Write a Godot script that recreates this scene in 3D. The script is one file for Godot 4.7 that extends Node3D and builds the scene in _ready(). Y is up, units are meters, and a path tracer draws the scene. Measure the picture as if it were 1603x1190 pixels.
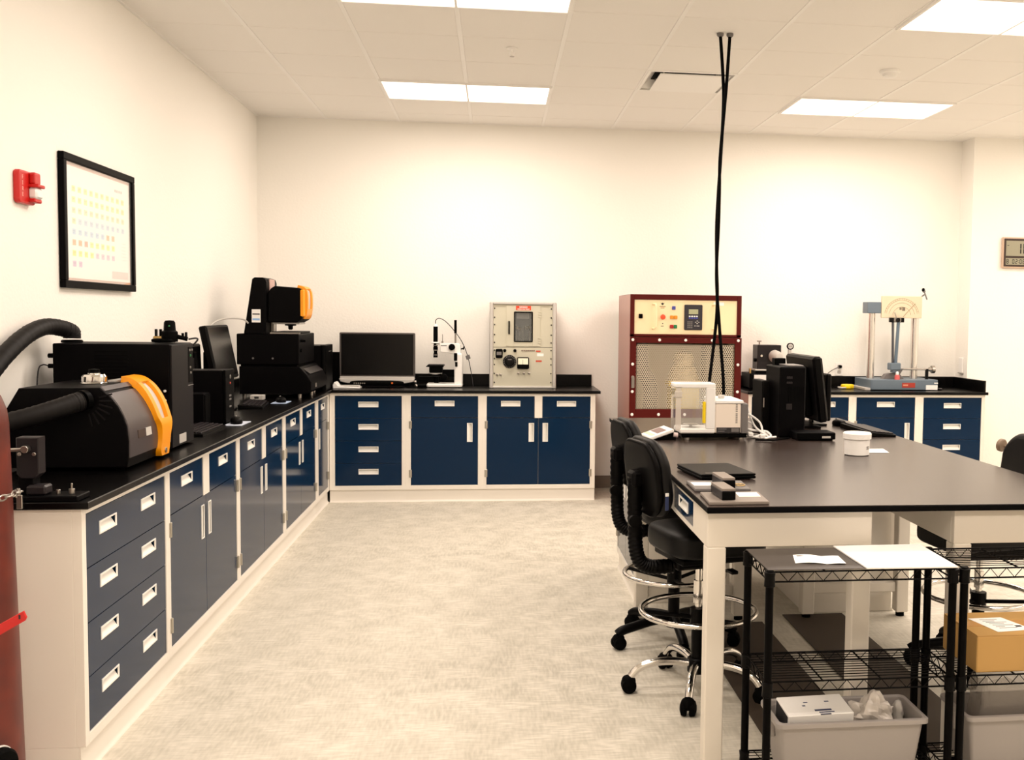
extends Node3D
# A lab room with casework along two walls, an island table and instruments. x right along the back wall, y up, z towards the camera.

class MB:
	# collects triangles; commit() welds nothing but shades edges under 40 degrees smooth
	var v := PackedVector3Array()
	var uv := PackedVector2Array()
	var has_uv := false
	func tri(a: Vector3, b: Vector3, c: Vector3, out: Vector3) -> void:
		var n := (b - a).cross(c - a)
		if n.length_squared() < 1e-18: return
		if n.dot(out) > 0.0:
			v.append_array([a, c, b])
		else:
			v.append_array([a, b, c])
	func quad(a: Vector3, b: Vector3, c: Vector3, d: Vector3, out: Vector3) -> void:
		tri(a, b, c, out); tri(a, c, d, out)
	func tquad(a: Vector3, b: Vector3, c: Vector3, d: Vector3) -> MB:
		# a top left, b top right, c bottom right, d bottom left, seen from the front
		has_uv = true
		v.append_array([a, b, c, a, c, d])
		uv.append_array([Vector2(0, 0), Vector2(1, 0), Vector2(1, 1), Vector2(0, 0), Vector2(1, 1), Vector2(0, 1)])
		return self
	func box(a: Vector3, b: Vector3, e := 0.0015, xf := Transform3D.IDENTITY) -> MB:
		var lo := Vector3(minf(a.x, b.x), minf(a.y, b.y), minf(a.z, b.z))
		var hi := Vector3(maxf(a.x, b.x), maxf(a.y, b.y), maxf(a.z, b.z))
		var c := (lo + hi) / 2.0
		var h := (hi - lo) / 2.0
		var k := minf(e, 0.45 * minf(h.x, minf(h.y, h.z)))
		var p := func(i: int, sx: float, sy: float, sz: float) -> Vector3:
			var q := Vector3(sx * (h.x - (0.0 if i == 0 else k)), sy * (h.y - (0.0 if i == 1 else k)), sz * (h.z - (0.0 if i == 2 else k)))
			return xf * (c + q)
		for s: float in [-1.0, 1.0]:
			quad(p.call(0, s, -1, -1), p.call(0, s, 1, -1), p.call(0, s, 1, 1), p.call(0, s, -1, 1), xf.basis * Vector3(s, 0, 0))
			quad(p.call(1, -1, s, -1), p.call(1, 1, s, -1), p.call(1, 1, s, 1), p.call(1, -1, s, 1), xf.basis * Vector3(0, s, 0))
			quad(p.call(2, -1, -1, s), p.call(2, 1, -1, s), p.call(2, 1, 1, s), p.call(2, -1, 1, s), xf.basis * Vector3(0, 0, s))
		if k <= 0.0: return self
		for s: float in [-1.0, 1.0]:
			for t: float in [-1.0, 1.0]:
				quad(p.call(0, s, t, -1), p.call(0, s, t, 1), p.call(1, s, t, 1), p.call(1, s, t, -1), xf.basis * Vector3(s, t, 0))
				quad(p.call(0, s, -1, t), p.call(0, s, 1, t), p.call(2, s, 1, t), p.call(2, s, -1, t), xf.basis * Vector3(s, 0, t))
				quad(p.call(1, -1, s, t), p.call(1, 1, s, t), p.call(2, 1, s, t), p.call(2, -1, s, t), xf.basis * Vector3(0, s, t))
				for r: float in [-1.0, 1.0]:
					tri(p.call(0, s, t, r), p.call(1, s, t, r), p.call(2, s, t, r), xf.basis * Vector3(s, t, r))
		return self
	func ring_strip(A: PackedVector3Array, B: PackedVector3Array, ca: Vector3, cb: Vector3) -> void:
		var n := A.size()
		var mid := (ca + cb) / 2.0
		for i in n:
			var j := (i + 1) % n
			quad(A[i], A[j], B[j], B[i], (A[i] + A[j] + B[i] + B[j]) / 4.0 - mid)
	func disc(A: PackedVector3Array, c: Vector3, out: Vector3) -> void:
		for i in A.size(): tri(c, A[i], A[(i + 1) % A.size()], out)
	func tube(pts: Array, r, sides := 10, closed := false, caps := true) -> MB:
		# r: a number or one radius per point
		var n := pts.size()
		var rings := []
		var up := Vector3.ZERO
		for i in n:
			var a: Vector3 = pts[(i - 1 + n) % n] if closed or i > 0 else pts[i]
			var b: Vector3 = pts[(i + 1) % n] if closed or i < n - 1 else pts[i]
			var t := (b - a).normalized()
			if up == Vector3.ZERO:
				up = t.cross(Vector3.UP if absf(t.y) < 0.9 else Vector3.RIGHT).normalized()
			up = (up - t * up.dot(t)).normalized()
			var w := t.cross(up)
			var rr: float = r[i] if r is Array or r is PackedFloat32Array else r
			var ring := PackedVector3Array()
			for k in sides:
				var ph := TAU * k / sides
				ring.append(pts[i] + (up * cos(ph) + w * sin(ph)) * rr)
			rings.append(ring)
		for i in (n if closed else n - 1):
			ring_strip(rings[i], rings[(i + 1) % n], pts[i], pts[(i + 1) % n])
		if caps and not closed:
			disc(rings[0], pts[0], pts[0] - pts[1])
			disc(rings[n - 1], pts[n - 1], pts[n - 1] - pts[n - 2])
		return self
	func lathe(c: Vector3, axis: Vector3, prof: Array, segs := 24) -> MB:
		# prof: [radius, height] pairs from one end to the other
		var w := axis.normalized()
		var u := w.cross(Vector3.RIGHT if absf(w.x) < 0.9 else Vector3.UP).normalized()
		var t := w.cross(u)
		for i in prof.size() - 1:
			var p: Array = prof[i]
			var q: Array = prof[i + 1]
			var dr: float = q[0] - p[0]
			var dh: float = q[1] - p[1]
			for k in segs:
				var a := TAU * k / segs
				var b := TAU * (k + 1) / segs
				var ra := u * cos(a) + t * sin(a)
				var rb := u * cos(b) + t * sin(b)
				var o := (ra + rb).normalized() * dh - w * dr
				quad(c + ra * p[0] + w * p[1], c + rb * p[0] + w * p[1], c + rb * q[0] + w * q[1], c + ra * q[0] + w * q[1], o)
		return self
	func cyl(a: Vector3, b: Vector3, r: float, segs := 20, e := 0.001) -> MB:
		var l := a.distance_to(b)
		e = minf(e, minf(r * 0.4, l * 0.4))
		return lathe(a, b - a, [[0.0, 0.0], [r - e, 0.0], [r, e], [r, l - e], [r - e, l], [0.0, l]], segs)
	func torus(c: Vector3, axis: Vector3, R: float, r: float, segs := 48, sides := 10, squash := 1.0) -> MB:
		var w := axis.normalized()
		var u := w.cross(Vector3.RIGHT if absf(w.x) < 0.9 else Vector3.UP).normalized()
		var t := w.cross(u)
		var pts := []
		for k in segs: pts.append(c + (u * cos(TAU * k / segs) + t * sin(TAU * k / segs) * squash) * R)
		return tube(pts, r, sides, true)
	func ell(c: Vector3, h: Vector3, ex := 1.0, xf := Transform3D.IDENTITY, nu := 28, nv := 16) -> MB:
		# superellipsoid: ex under 1 is boxier
		var f := func(x: float, e: float) -> float: return signf(x) * pow(absf(x), e)
		var P := []
		for j in nv + 1:
			var row := PackedVector3Array()
			var la := PI * (float(j) / nv - 0.5)
			for i in nu:
				var lo := TAU * i / nu
				row.append(xf * (c + Vector3(h.x * f.call(cos(la), ex) * f.call(cos(lo), ex), h.y * f.call(sin(la), ex), h.z * f.call(cos(la), ex) * f.call(sin(lo), ex))))
			P.append(row)
		for j in nv: ring_strip(P[j], P[j + 1], xf * c, xf * c)
		return self
	static func inset(poly: PackedVector2Array, d: float) -> PackedVector2Array:
		var o := PackedVector2Array()
		var n := poly.size()
		var area := 0.0
		for i in n: area += poly[i].cross(poly[(i + 1) % n])
		var sg := signf(area)
		for i in n:
			var a := (poly[i] - poly[(i - 1 + n) % n]).normalized()
			var b := (poly[(i + 1) % n] - poly[i]).normalized()
			var na := Vector2(-a.y, a.x) * sg
			var nb := Vector2(-b.y, b.x) * sg
			var m := (na + nb).normalized()
			o.append(poly[i] + m * d / maxf(0.4, m.dot(na)))
		return o
	func prism(poly: PackedVector2Array, ax: int, d0: float, d1: float, e := 0.0015, steps := 1, xf := Transform3D.IDENTITY) -> MB:
		# poly in the plane across axis ax: 0 -> (z, y), 1 -> (x, z), 2 -> (x, y)
		var at := func(q: Vector2, d: float) -> Vector3:
			return xf * (Vector3(d, q.y, q.x) if ax == 0 else Vector3(q.x, d, q.y) if ax == 1 else Vector3(q.x, q.y, d))
		var lo := minf(d0, d1)
		var hi := maxf(d0, d1)
		e = minf(e, (hi - lo) * 0.49)
		var levels := []
		if e > 0.0:
			for k in steps + 1:
				var th := PI / 2 * k / steps
				levels.append([e * (1.0 - sin(th)), lo + e * (1.0 - cos(th))])
			for k in steps + 1:
				var th := PI / 2 * (steps - k) / steps
				levels.append([e * (1.0 - sin(th)), hi - e * (1.0 - cos(th))])
		else:
			levels = [[0.0, lo], [0.0, hi]]
		var n := poly.size()
		var area := 0.0
		for i in n: area += poly[i].cross(poly[(i + 1) % n])
		var sg := signf(area)
		var nrm := PackedVector3Array()
		for i in n:
			var a := poly[(i + 1) % n] - poly[i]
			var q := Vector2(a.y, -a.x).normalized() * sg
			nrm.append(at.call(q, 0.0) - at.call(Vector2.ZERO, 0.0))
		var axn: Vector3 = at.call(Vector2.ZERO, 1.0) - at.call(Vector2.ZERO, 0.0)
		var prev := PackedVector3Array()
		for L: Array in levels:
			var pl := inset(poly, L[0]) if L[0] > 1e-7 else poly
			var cur := PackedVector3Array()
			for q in pl: cur.append(at.call(q, L[1]))
			if prev.size():
				for i in n:
					var j := (i + 1) % n
					var o := nrm[i]
					quad(prev[i], prev[j], cur[j], cur[i], o)
			prev = cur
		var idx := Geometry2D.triangulate_polygon(inset(poly, levels[0][0]) if levels[0][0] > 1e-7 else poly)
		for s in 2:
			var L: Array = levels[0] if s == 0 else levels[levels.size() - 1]
			var pl := inset(poly, L[0]) if L[0] > 1e-7 else poly
			for i in range(0, idx.size(), 3):
				tri(at.call(pl[idx[i]], L[1]), at.call(pl[idx[i + 1]], L[1]), at.call(pl[idx[i + 2]], L[1]), axn * (-1.0 if s == 0 else 1.0))
		return self
	func warp(f: Callable, from := 0) -> MB:
		for i in range(from, v.size()): v[i] = f.call(v[i])
		return self
	func mesh(inv: Transform3D) -> ArrayMesh:
		var n := v.size()
		var P := PackedVector3Array()
		P.resize(n)
		for i in n: P[i] = inv * v[i]
		var fn := PackedVector3Array()
		var at := {}
		for t in range(0, n, 3):
			var g := (P[t + 2] - P[t]).cross(P[t + 1] - P[t])
			fn.append(g)
			for k in 3:
				var key := Vector3i((P[t + k] * 20000.0).round())
				if at.has(key): at[key].append(t / 3)
				else: at[key] = [t / 3]
		var N := PackedVector3Array()
		N.resize(n)
		var un := PackedVector3Array()
		for g in fn: un.append(g.normalized())
		for t in range(0, n, 3):
			var me := un[t / 3]
			for k in 3:
				var s := Vector3.ZERO
				var l: Array = at[Vector3i((P[t + k] * 20000.0).round())]
				if l.size() > 40:
					s = me
				else:
					for o: int in l:
						if un[o].dot(me) > 0.77: s += fn[o]
				N[t + k] = s.normalized() if s.length_squared() > 0.0 else me
		var arr := []
		arr.resize(Mesh.ARRAY_MAX)
		arr[Mesh.ARRAY_VERTEX] = P
		arr[Mesh.ARRAY_NORMAL] = N
		if has_uv: arr[Mesh.ARRAY_TEX_UV] = uv
		var m := ArrayMesh.new()
		m.add_surface_from_arrays(Mesh.PRIMITIVE_TRIANGLES, arr)
		return m

# ---------- naming and tagging
var used := {}
var M := {}

func num(called: String) -> String:
	used[called] = used.get(called, -1) + 1
	return called if used[called] == 0 else "%s_%03d" % [called, used[called]]

func tag(o: Node, label := "", category := "", group := "", kind := "") -> Node:
	if label: o.set_meta("label", label)
	if category: o.set_meta("category", category)
	if group: o.set_meta("group", group)
	if kind: o.set_meta("kind", kind)
	return o

func thing(called: String, label: String, category: String, at := Vector3.ZERO, turn := 0.0, group := "", kind := "") -> Node3D:
	var o := Node3D.new()
	o.name = num(called)
	add_child(o)
	o.position = at
	o.rotation.y = turn
	tag(o, label, category, group, kind)
	return o

func root_of(p: Node) -> Node3D:
	while p.get_parent() != self: p = p.get_parent()
	return p

# world: the shape was written in world coordinates and is taken into the thing's own
func part(called: String, b: MB, m: Material, parent: Node, world := true) -> MeshInstance3D:
	var o := MeshInstance3D.new()
	o.name = called
	o.mesh = b.mesh(root_of(parent).transform.affine_inverse() if world else Transform3D.IDENTITY)
	o.mesh.surface_set_material(0, m)
	parent.add_child(o, true)
	return o

# a thing that is one mesh
func single(called: String, label: String, category: String, b: MB, m: Material, at := Vector3.ZERO, group := "", kind := "") -> MeshInstance3D:
	var o := MeshInstance3D.new()
	o.name = num(called)
	o.mesh = b.mesh(Transform3D(Basis.IDENTITY, at).affine_inverse())
	o.mesh.surface_set_material(0, m)
	add_child(o)
	o.position = at
	tag(o, label, category, group, kind)
	return o

func copy(o: Node3D, label := "", at = null, turn = null) -> Node3D:
	var c: Node3D = o.duplicate()
	var base := String(o.name).rstrip("0123456789").trim_suffix("_")
	c.name = num(base)
	add_child(c)
	if label: c.set_meta("label", label)
	if at != null: c.position = at
	if turn != null: c.rotation.y = turn
	return c

func text(s: String, h: float, m: Material, parent: Node, pos: Vector3, bas := Basis.IDENTITY, called := "lettering", bold := true) -> MeshInstance3D:
	# h: letter height in metres; pos: the middle of the words in world coordinates
	var t := TextMesh.new()
	var f := SystemFont.new()
	f.font_names = PackedStringArray(["Droid Sans"])
	f.font_weight = 700 if bold else 400
	t.font = f
	t.text = s
	t.font_size = 32
	t.pixel_size = h / 23.0
	t.depth = 0.0006
	t.material = m
	var o := MeshInstance3D.new()
	o.name = called
	o.mesh = t
	parent.add_child(o, true)
	o.transform = root_of(parent).transform.affine_inverse() * Transform3D(bas, pos)
	return o

func mat(c: Color, rough := 0.5, metal := 0.0, spec := 0.5) -> StandardMaterial3D:
	var m := StandardMaterial3D.new()
	m.albedo_color = c
	m.roughness = rough
	m.metallic = metal
	m.metallic_specular = spec
	return m

func rgb(r: float, g: float, b: float) -> Color:
	return Color(r / 255.0, g / 255.0, b / 255.0)

func V(x: float, y: float, z: float) -> Vector3:
	return Vector3(x, y, z)

func P2(a: Array) -> PackedVector2Array:
	var o := PackedVector2Array()
	for i in range(0, a.size(), 2): o.append(Vector2(a[i], a[i + 1]))
	return o

func rrect(x0: float, y0: float, x1: float, y1: float, r: float, k := 5) -> PackedVector2Array:
	var o := PackedVector2Array()
	for q: Array in [[x1 - r, y1 - r, 0.0], [x0 + r, y1 - r, 1.0], [x0 + r, y0 + r, 2.0], [x1 - r, y0 + r, 3.0]]:
		for i in k + 1:
			var a: float = PI / 2 * (q[2] + float(i) / k)
			o.append(Vector2(q[0] + cos(a) * r, q[1] + sin(a) * r))
	return o

func spline(pts: Array, n := 8) -> Array:
	var o := []
	for i in pts.size() - 1:
		var a: Vector3 = pts[maxi(i - 1, 0)]
		var b: Vector3 = pts[i]
		var c: Vector3 = pts[i + 1]
		var d: Vector3 = pts[mini(i + 2, pts.size() - 1)]
		for k in n: o.append(b.cubic_interpolate(c, a, d, float(k) / n))
	o.append(pts[-1])
	return o

func noise_tex(freq: float, lo: Color, hi: Color, size := 256, normal := false, oct := 4, bump := 4.0, sd := 1) -> NoiseTexture2D:
	var f := FastNoiseLite.new()
	f.seed = sd
	f.frequency = freq
	f.fractal_octaves = oct
	var t := NoiseTexture2D.new()
	t.width = size
	t.height = size
	t.seamless = true
	t.noise = f
	t.as_normal_map = normal
	t.bump_strength = bump
	if not normal:
		var g := Gradient.new()
		g.set_color(0, lo)
		g.set_color(1, hi)
		t.color_ramp = g
	return t

func tex_from(im: Image) -> ImageTexture:
	im.generate_mipmaps()
	return ImageTexture.create_from_image(im)

func triplanar(m: StandardMaterial3D, scale: float) -> StandardMaterial3D:
	m.uv1_triplanar = true
	m.uv1_world_triplanar = true
	m.uv1_scale = Vector3.ONE * scale
	return m

func floor_image() -> Image:
	# sheet flooring with a woven look: short horizontal and vertical threads over soft mottling
	var s := 1024
	var im := Image.create(s, s, false, Image.FORMAT_RGB8)
	var a := FastNoiseLite.new()
	a.seed = 3; a.frequency = 0.011; a.fractal_octaves = 3
	var b := FastNoiseLite.new()
	b.seed = 5; b.frequency = 1.0; b.fractal_octaves = 2
	for y in s:
		for x in s:
			var u := float(x) / s
			var w := float(y) / s
			# seamless by blending the two ends
			var mott := 0.0
			var hx := 0.0
			var vx := 0.0
			mott = lerpf(a.get_noise_2d(x, y), a.get_noise_2d(x - s, y), u)
			hx = lerpf(b.get_noise_2d(x * 0.022, y * 0.13), b.get_noise_2d((x - s) * 0.022, y * 0.13), u)
			vx = lerpf(b.get_noise_2d(x * 0.13 + 900.0, y * 0.022), b.get_noise_2d(x * 0.13 + 900.0, (y - s) * 0.022), w)
			var k := clampf(0.66 + mott * 0.36 + hx * 0.42 * (0.7 + mott) + vx * 0.34 * (0.7 - mott), 0.0, 1.0)
			im.set_pixel(x, y, FLOOR_LO.lerp(FLOOR_HI, k))
	return im

const FLOOR_LO := Color(0.67, 0.65, 0.59)
const FLOOR_HI := Color(0.862, 0.838, 0.785)
const H := 3.168
const CT := 0.914      # counter and table height
const LIGHT := Color(1.0, 0.938, 0.885)

func _ready() -> void:
	var cam := Camera3D.new()
	cam.name = "camera"
	add_child(cam)
	cam.projection = Camera3D.PROJECTION_FRUSTUM
	cam.near = 0.05
	cam.far = 60.0
	cam.size = 1190.0 / 1610.78 * cam.near
	cam.frustum_offset = Vector2(-0.11191, -0.00202) * cam.near
	cam.transform = Transform3D(Basis(V(0.99192, 0.01301, 0.12619), V(-0.00532, 0.99812, -0.06109), V(-0.12675, 0.05992, 0.99012)).orthonormalized(), V(2.0008, 1.5334, 9.0729))
	cam.current = true
	var env := Environment.new()
	env.background_mode = Environment.BG_COLOR
	env.background_color = Color(0, 0, 0)
	env.tonemap_mode = Environment.TONE_MAPPER_LINEAR
	env.tonemap_exposure = EXPO
	env.sdfgi_enabled = true
	env.ssao_enabled = true
	env.ssil_enabled = true
	var we := WorldEnvironment.new()
	we.name = "environment"
	we.environment = env
	add_child(we)
	materials()
	ceiling_lights()
	room()
	left_casework()
	back_casework()
	left_bench()
	back_bench()
	furnace()
	right_bench()
	island()
	island_items()
	chairs()
	racks()
	wall_items()
	ceiling_items()
	gas_cylinder()

const EXPO := 1.1
const LAMP := 3.4

func materials() -> void:
	M.wall = mat(rgb(248, 245, 238), 0.75)
	M.wall.normal_enabled = true
	M.wall.normal_texture = noise_tex(0.09, Color.BLACK, Color.WHITE, 256, true, 3, 1.2)
	M.wall.normal_scale = 0.25
	triplanar(M.wall, 1.6)
	M.tile = mat(rgb(248, 245, 240), 0.9)
	M.tile.normal_enabled = true
	M.tile.normal_texture = noise_tex(0.22, Color.BLACK, Color.WHITE, 256, true, 2, 3.0)
	M.tile.normal_scale = 0.5
	triplanar(M.tile, 4.0)
	M.tee = mat(rgb(250, 248, 244), 0.55)
	M.floor = mat(Color.WHITE, 0.62)
	M.floor.albedo_texture = tex_from(floor_image())
	triplanar(M.floor, 0.42)
	M.base = mat(rgb(120, 108, 96), 0.6)
	M.panel = mat(rgb(255, 255, 250), 0.4)
	M.panel.emission_enabled = true
	M.panel.emission = LIGHT
	M.panel.emission_energy_multiplier = 3.2
	M.frame = mat(rgb(236, 230, 220), 0.4)
	M.frame2 = mat(rgb(224, 217, 205), 0.45)
	M.blue = mat(rgb(5, 36, 65), 0.12, 0.0, 0.28)
	M.pull = mat(rgb(240, 238, 232), 0.35)
	M.hinge = mat(rgb(190, 185, 175), 0.3, 0.9)
	M.top = mat(rgb(6, 5, 5), 0.27, 0.0, 0.28)
	M.top.normal_enabled = true
	M.top.normal_texture = noise_tex(0.3, Color.BLACK, Color.WHITE, 256, true, 2, 1.0)
	M.top.normal_scale = 0.12
	triplanar(M.top, 6.0)
	M.island = mat(rgb(56, 46, 42), 0.25)
	M.island.normal_enabled = true
	M.island.normal_texture = M.top.normal_texture
	M.island.normal_scale = 0.15
	triplanar(M.island, 6.0)
	M.black = mat(rgb(7, 6, 7), 0.45, 0.0, 0.15)
	M.black2 = mat(rgb(4, 4, 4), 0.45, 0.0, 0.15)
	M.charcoal = mat(rgb(34, 30, 32), 0.35, 0.0, 0.3)
	M.grey = mat(rgb(110, 106, 104), 0.45)
	M.lightgrey = mat(rgb(188, 184, 178), 0.5)
	M.screen = mat(rgb(10, 9, 9), 0.2, 0.0, 0.35)
	M.orange = mat(rgb(246, 156, 0), 0.35)
	M.chrome = mat(rgb(225, 222, 218), 0.12, 1.0)
	M.steel = mat(rgb(176, 170, 164), 0.3, 1.0)
	M.brass = mat(rgb(190, 160, 105), 0.35, 1.0)
	M.white = mat(rgb(244, 242, 238), 0.4)
	M.paper = mat(rgb(248, 246, 242), 0.8)
	M.rubber = mat(rgb(5, 5, 5), 0.7, 0.0, 0.15)
	M.hose = mat(rgb(18, 16, 16), 0.55, 0.0, 0.3)
	M.led_green = mat(rgb(30, 120, 60), 0.3)
	M.led_red = mat(rgb(220, 60, 40), 0.3)
	M.red = mat(rgb(196, 24, 20), 0.35)
	M.ink = mat(rgb(40, 38, 40), 0.8)
	M.cream = mat(rgb(200, 196, 176), 0.5)
	M.cream2 = mat(rgb(246, 228, 186), 0.5)
	M.maroon = mat(rgb(80, 13, 8), 0.4, 0.0, 0.3)
	M.maroon_sheen = mat(rgb(168, 112, 100), 0.3)  # maroon furnace sides; the bright wall's glossy reflection is put into the colour
	M.aluminium = mat(rgb(205, 202, 198), 0.38, 0.6)
	M.bright = mat(rgb(232, 229, 225), 0.24, 1.0)
	M.steelblue = mat(rgb(100, 115, 128), 0.45)
	M.yellow = mat(rgb(248, 214, 10), 0.4)
	M.dial = mat(rgb(14, 13, 13), 0.35, 0.0, 0.25)
	M.glass = mat(Color(0.9, 0.93, 0.92, 0.06), 0.03)
	M.glass.transparency = BaseMaterial3D.TRANSPARENCY_ALPHA
	M.fabric = mat(rgb(10, 9, 9), 0.5, 0.0, 0.3)
	M.fabric.rim_enabled = true
	M.fabric.rim = 0.12
	M.plastic = mat(rgb(6, 5, 5), 0.4, 0.0, 0.2)
	M.wire = mat(rgb(5, 4, 4), 0.4, 0.0, 0.15)
	M.bin = mat(rgb(158, 152, 148), 0.5)
	M.card = mat(rgb(186, 146, 84), 0.75)
	M.bag = mat(rgb(205, 198, 190), 0.25)
	M.cylinder = mat(rgb(108, 36, 25), 0.4)
	M.cylinder.albedo_texture = noise_tex(0.012, Color(0.72, 0.72, 0.75), Color(1.0, 1.0, 0.9), 256)
	triplanar(M.cylinder, 2.0)

func ceiling_lights() -> void:
	# 2 x 4 ft troffers set in the tile grid: x0, z0 of each; the first four are those in view
	var spots := [[1.173, 0.975], [4.221, 0.975], [1.173, 3.415], [4.221, 3.415], [7.269, 0.975], [7.269, 3.415]]
	for z: float in [5.855, 8.295]:
		for x: float in [1.173, 4.221, 7.269]: spots.append([x, z])
	var labels := ["bright recessed ceiling light panel nearest the back left corner", "bright recessed ceiling light panel nearest the back right corner", "bright ceiling light cut by the top edge above the left aisle", "bright ceiling light cut by the top right corner of the picture"]
	for i in spots.size():
		var x: float = spots[i][0]
		var z: float = spots[i][1]
		var o := thing("ceiling_light", labels[i] if i < 4 else "recessed ceiling light panel over the part of the room behind", "light", V(x, H, z), 0.0, "recessed ceiling lights")
		var f := MB.new()
		for s: Array in [[0.0, 0.0, 1.219, 0.02], [0.0, 0.59, 1.219, 0.61], [0.0, 0.02, 0.02, 0.59], [1.199, 0.02, 1.219, 0.59], [0.602, 0.02, 0.617, 0.59]]:
			f.box(V(x + s[0], H - 0.012, z + s[1]), V(x + s[2], H + 0.06, z + s[3]), 0.002)
		part("frame", f, M.tee, o)
		for s: float in [0.02, 0.617]:
			part("diffuser", MB.new().box(V(x + s, H - 0.004, z + 0.02), V(x + s + 0.582, H + 0.01, z + 0.59), 0.001), M.panel, o)
		var l := AreaLight3D.new()
		l.name = "lamp"
		l.area_size = Vector2(1.16, 0.56)
		l.light_color = LIGHT
		l.light_energy = LAMP
		l.shadow_enabled = true
		l.set("area_range", 15.0)
		o.add_child(l)
		l.position = V(0.6095, -0.016, 0.305)
		l.rotation.x = -PI / 2

func slab(called: String, label: String, cat: String, a: Vector3, b: Vector3, m: Material, e := 0.0) -> MeshInstance3D:
	return single(called, label, cat, MB.new().box(a, b, e), m, V((a.x + b.x) / 2, minf(a.y, b.y), (a.z + b.z) / 2), "", "structure")

func room() -> void:
	slab("floor", "beige woven-look sheet floor running between the blue cabinets and the island", "floor", V(-0.15, -0.1, -0.15), V(10.15, 0, 12.15), M.floor)
	slab("wall_left", "cream painted side wall behind the row of black instruments", "wall", V(-0.15, 0, -0.15), V(0, H + 0.3, 12.15), M.wall)
	slab("wall_back", "cream painted back wall behind the microscope and red furnace", "wall", V(0, 0, -0.15), V(6.229, H + 0.3, 0), M.wall)
	slab("wall_right", "cream painted wall section stepping forward and carrying the digital clock", "wall", V(6.229, 0, -0.15), V(10.15, H + 0.3, 0.245), M.wall)
	slab("wall_side", "cream painted wall closing the room on the far side", "wall", V(10, 0, 0.245), V(10.15, H + 0.3, 12.15), M.wall)
	slab("wall_front", "cream painted wall closing the room behind the viewer", "wall", V(0, 0, 12), V(10, H + 0.3, 12.15), M.wall)
	slab("baseboard_back", "dark grey rubber baseboard on the back wall beside the furnace", "baseboard", V(2.83, 0, 0), V(4.1, 0.11, 0.008), M.base, 0.002)
	slab("baseboard_right", "grey rubber baseboard under the wall with the clock", "baseboard", V(6.237, 0, 0.245), V(10, 0.11, 0.253), M.base, 0.002)
	var c := thing("ceiling", "suspended ceiling of square cream tiles in a white grid", "ceiling", V(0, H, 0), 0.0, "", "structure")
	part("deck", MB.new().box(V(-0.15, H + 0.07, -0.15), V(10.15, H + 0.25, 12.15), 0.0), M.wall, c)
	part("soffit", MB.new().box(V(0, H, 5.84 - 0.61), V(10, H + 0.02, 5.84), 0.0).box(V(0, H, 6.48), V(10, H + 0.02, 8.28), 0.0).box(V(0, H, 8.92), V(10, H + 0.02, 10.72), 0.0).box(V(0, H, 11.36), V(10, H + 0.02, 12), 0.0), M.tile, c)
	for z: float in [5.84, 8.28, 10.72]:
		part("soffit", MB.new().box(V(0, H, z), V(1.173, H + 0.02, z + 0.64), 0.0).box(V(2.392, H, z), V(4.221, H + 0.02, z + 0.64), 0.0).box(V(5.44, H, z), V(7.269, H + 0.02, z + 0.64), 0.0).box(V(8.488, H, z), V(10, H + 0.02, z + 0.64), 0.0), M.tile, c)
	var S := 0.6096
	var xs := [0.0]
	var x := 0.5635
	while x < 10.0:
		xs.append(x)
		x += S
	xs.append(10.0)
	var zs := [0.0]
	var z := 0.3655
	while z < 5.2:
		zs.append(z)
		z += S
	var shared := {}
	for i in xs.size() - 1:
		for j in zs.size() - 1:
			var x0: float = xs[i]
			var z0: float = zs[j]
			var w: float = xs[i + 1] - x0
			var d: float = zs[j + 1] - z0
			if x0 > 6.2 and j == 0 and z0 + d < 0.37: continue
			var mid := Vector2(x0 + w / 2, z0 + d / 2)
			var lit := false
			for q: Array in [[1.173, 0.975], [4.221, 0.975], [1.173, 3.415], [4.221, 3.415], [7.269, 0.975], [7.269, 3.415]]:
				if mid.x > q[0] and mid.x < q[0] + 1.219 and mid.y > q[1] and mid.y < q[1] + 0.61: lit = true
			if mid.x > 3.0 and mid.x < 3.62 and mid.y > 1.59 and mid.y < 2.19: lit = true
			if lit: continue
			var key := "%.2f %.2f" % [w, d]
			if not shared.has(key): shared[key] = MB.new().box(V(-w / 2 + 0.012, 0, -d / 2 + 0.012), V(w / 2 - 0.012, 0.018, d / 2 - 0.012), 0.003).mesh(Transform3D.IDENTITY)
			var t := MeshInstance3D.new()
			t.name = "ceiling_tile"
			t.mesh = shared[key]
			t.material_override = null
			t.mesh.surface_set_material(0, M.tile)
			c.add_child(t, true)
			t.position = V(mid.x, 0.002, mid.y)
	for i in range(1, xs.size() - 1):
		part("ceiling_tee", MB.new().box(V(xs[i] - 0.013, H, 0), V(xs[i] + 0.013, H + 0.022, 5.24), 0.001), M.tee, c)
	for j in range(1, zs.size()):
		part("cross_tee", MB.new().box(V(0, H + 0.001, zs[j] - 0.012), V(10, H + 0.022, zs[j] + 0.012), 0.001), M.tile, c)
	part("edge_trim", MB.new().box(V(0, H - 0.001, 0), V(0.018, H + 0.02, 5.24), 0.001).box(V(0.018, H - 0.001, 0), V(6.229, H + 0.02, 0.018), 0.001).box(V(6.211, H - 0.001, 0.018), V(6.229, H + 0.02, 0.26), 0.001).box(V(6.229, H - 0.001, 0.245), V(10, H + 0.02, 0.263), 0.001), M.tee, c)

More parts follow.
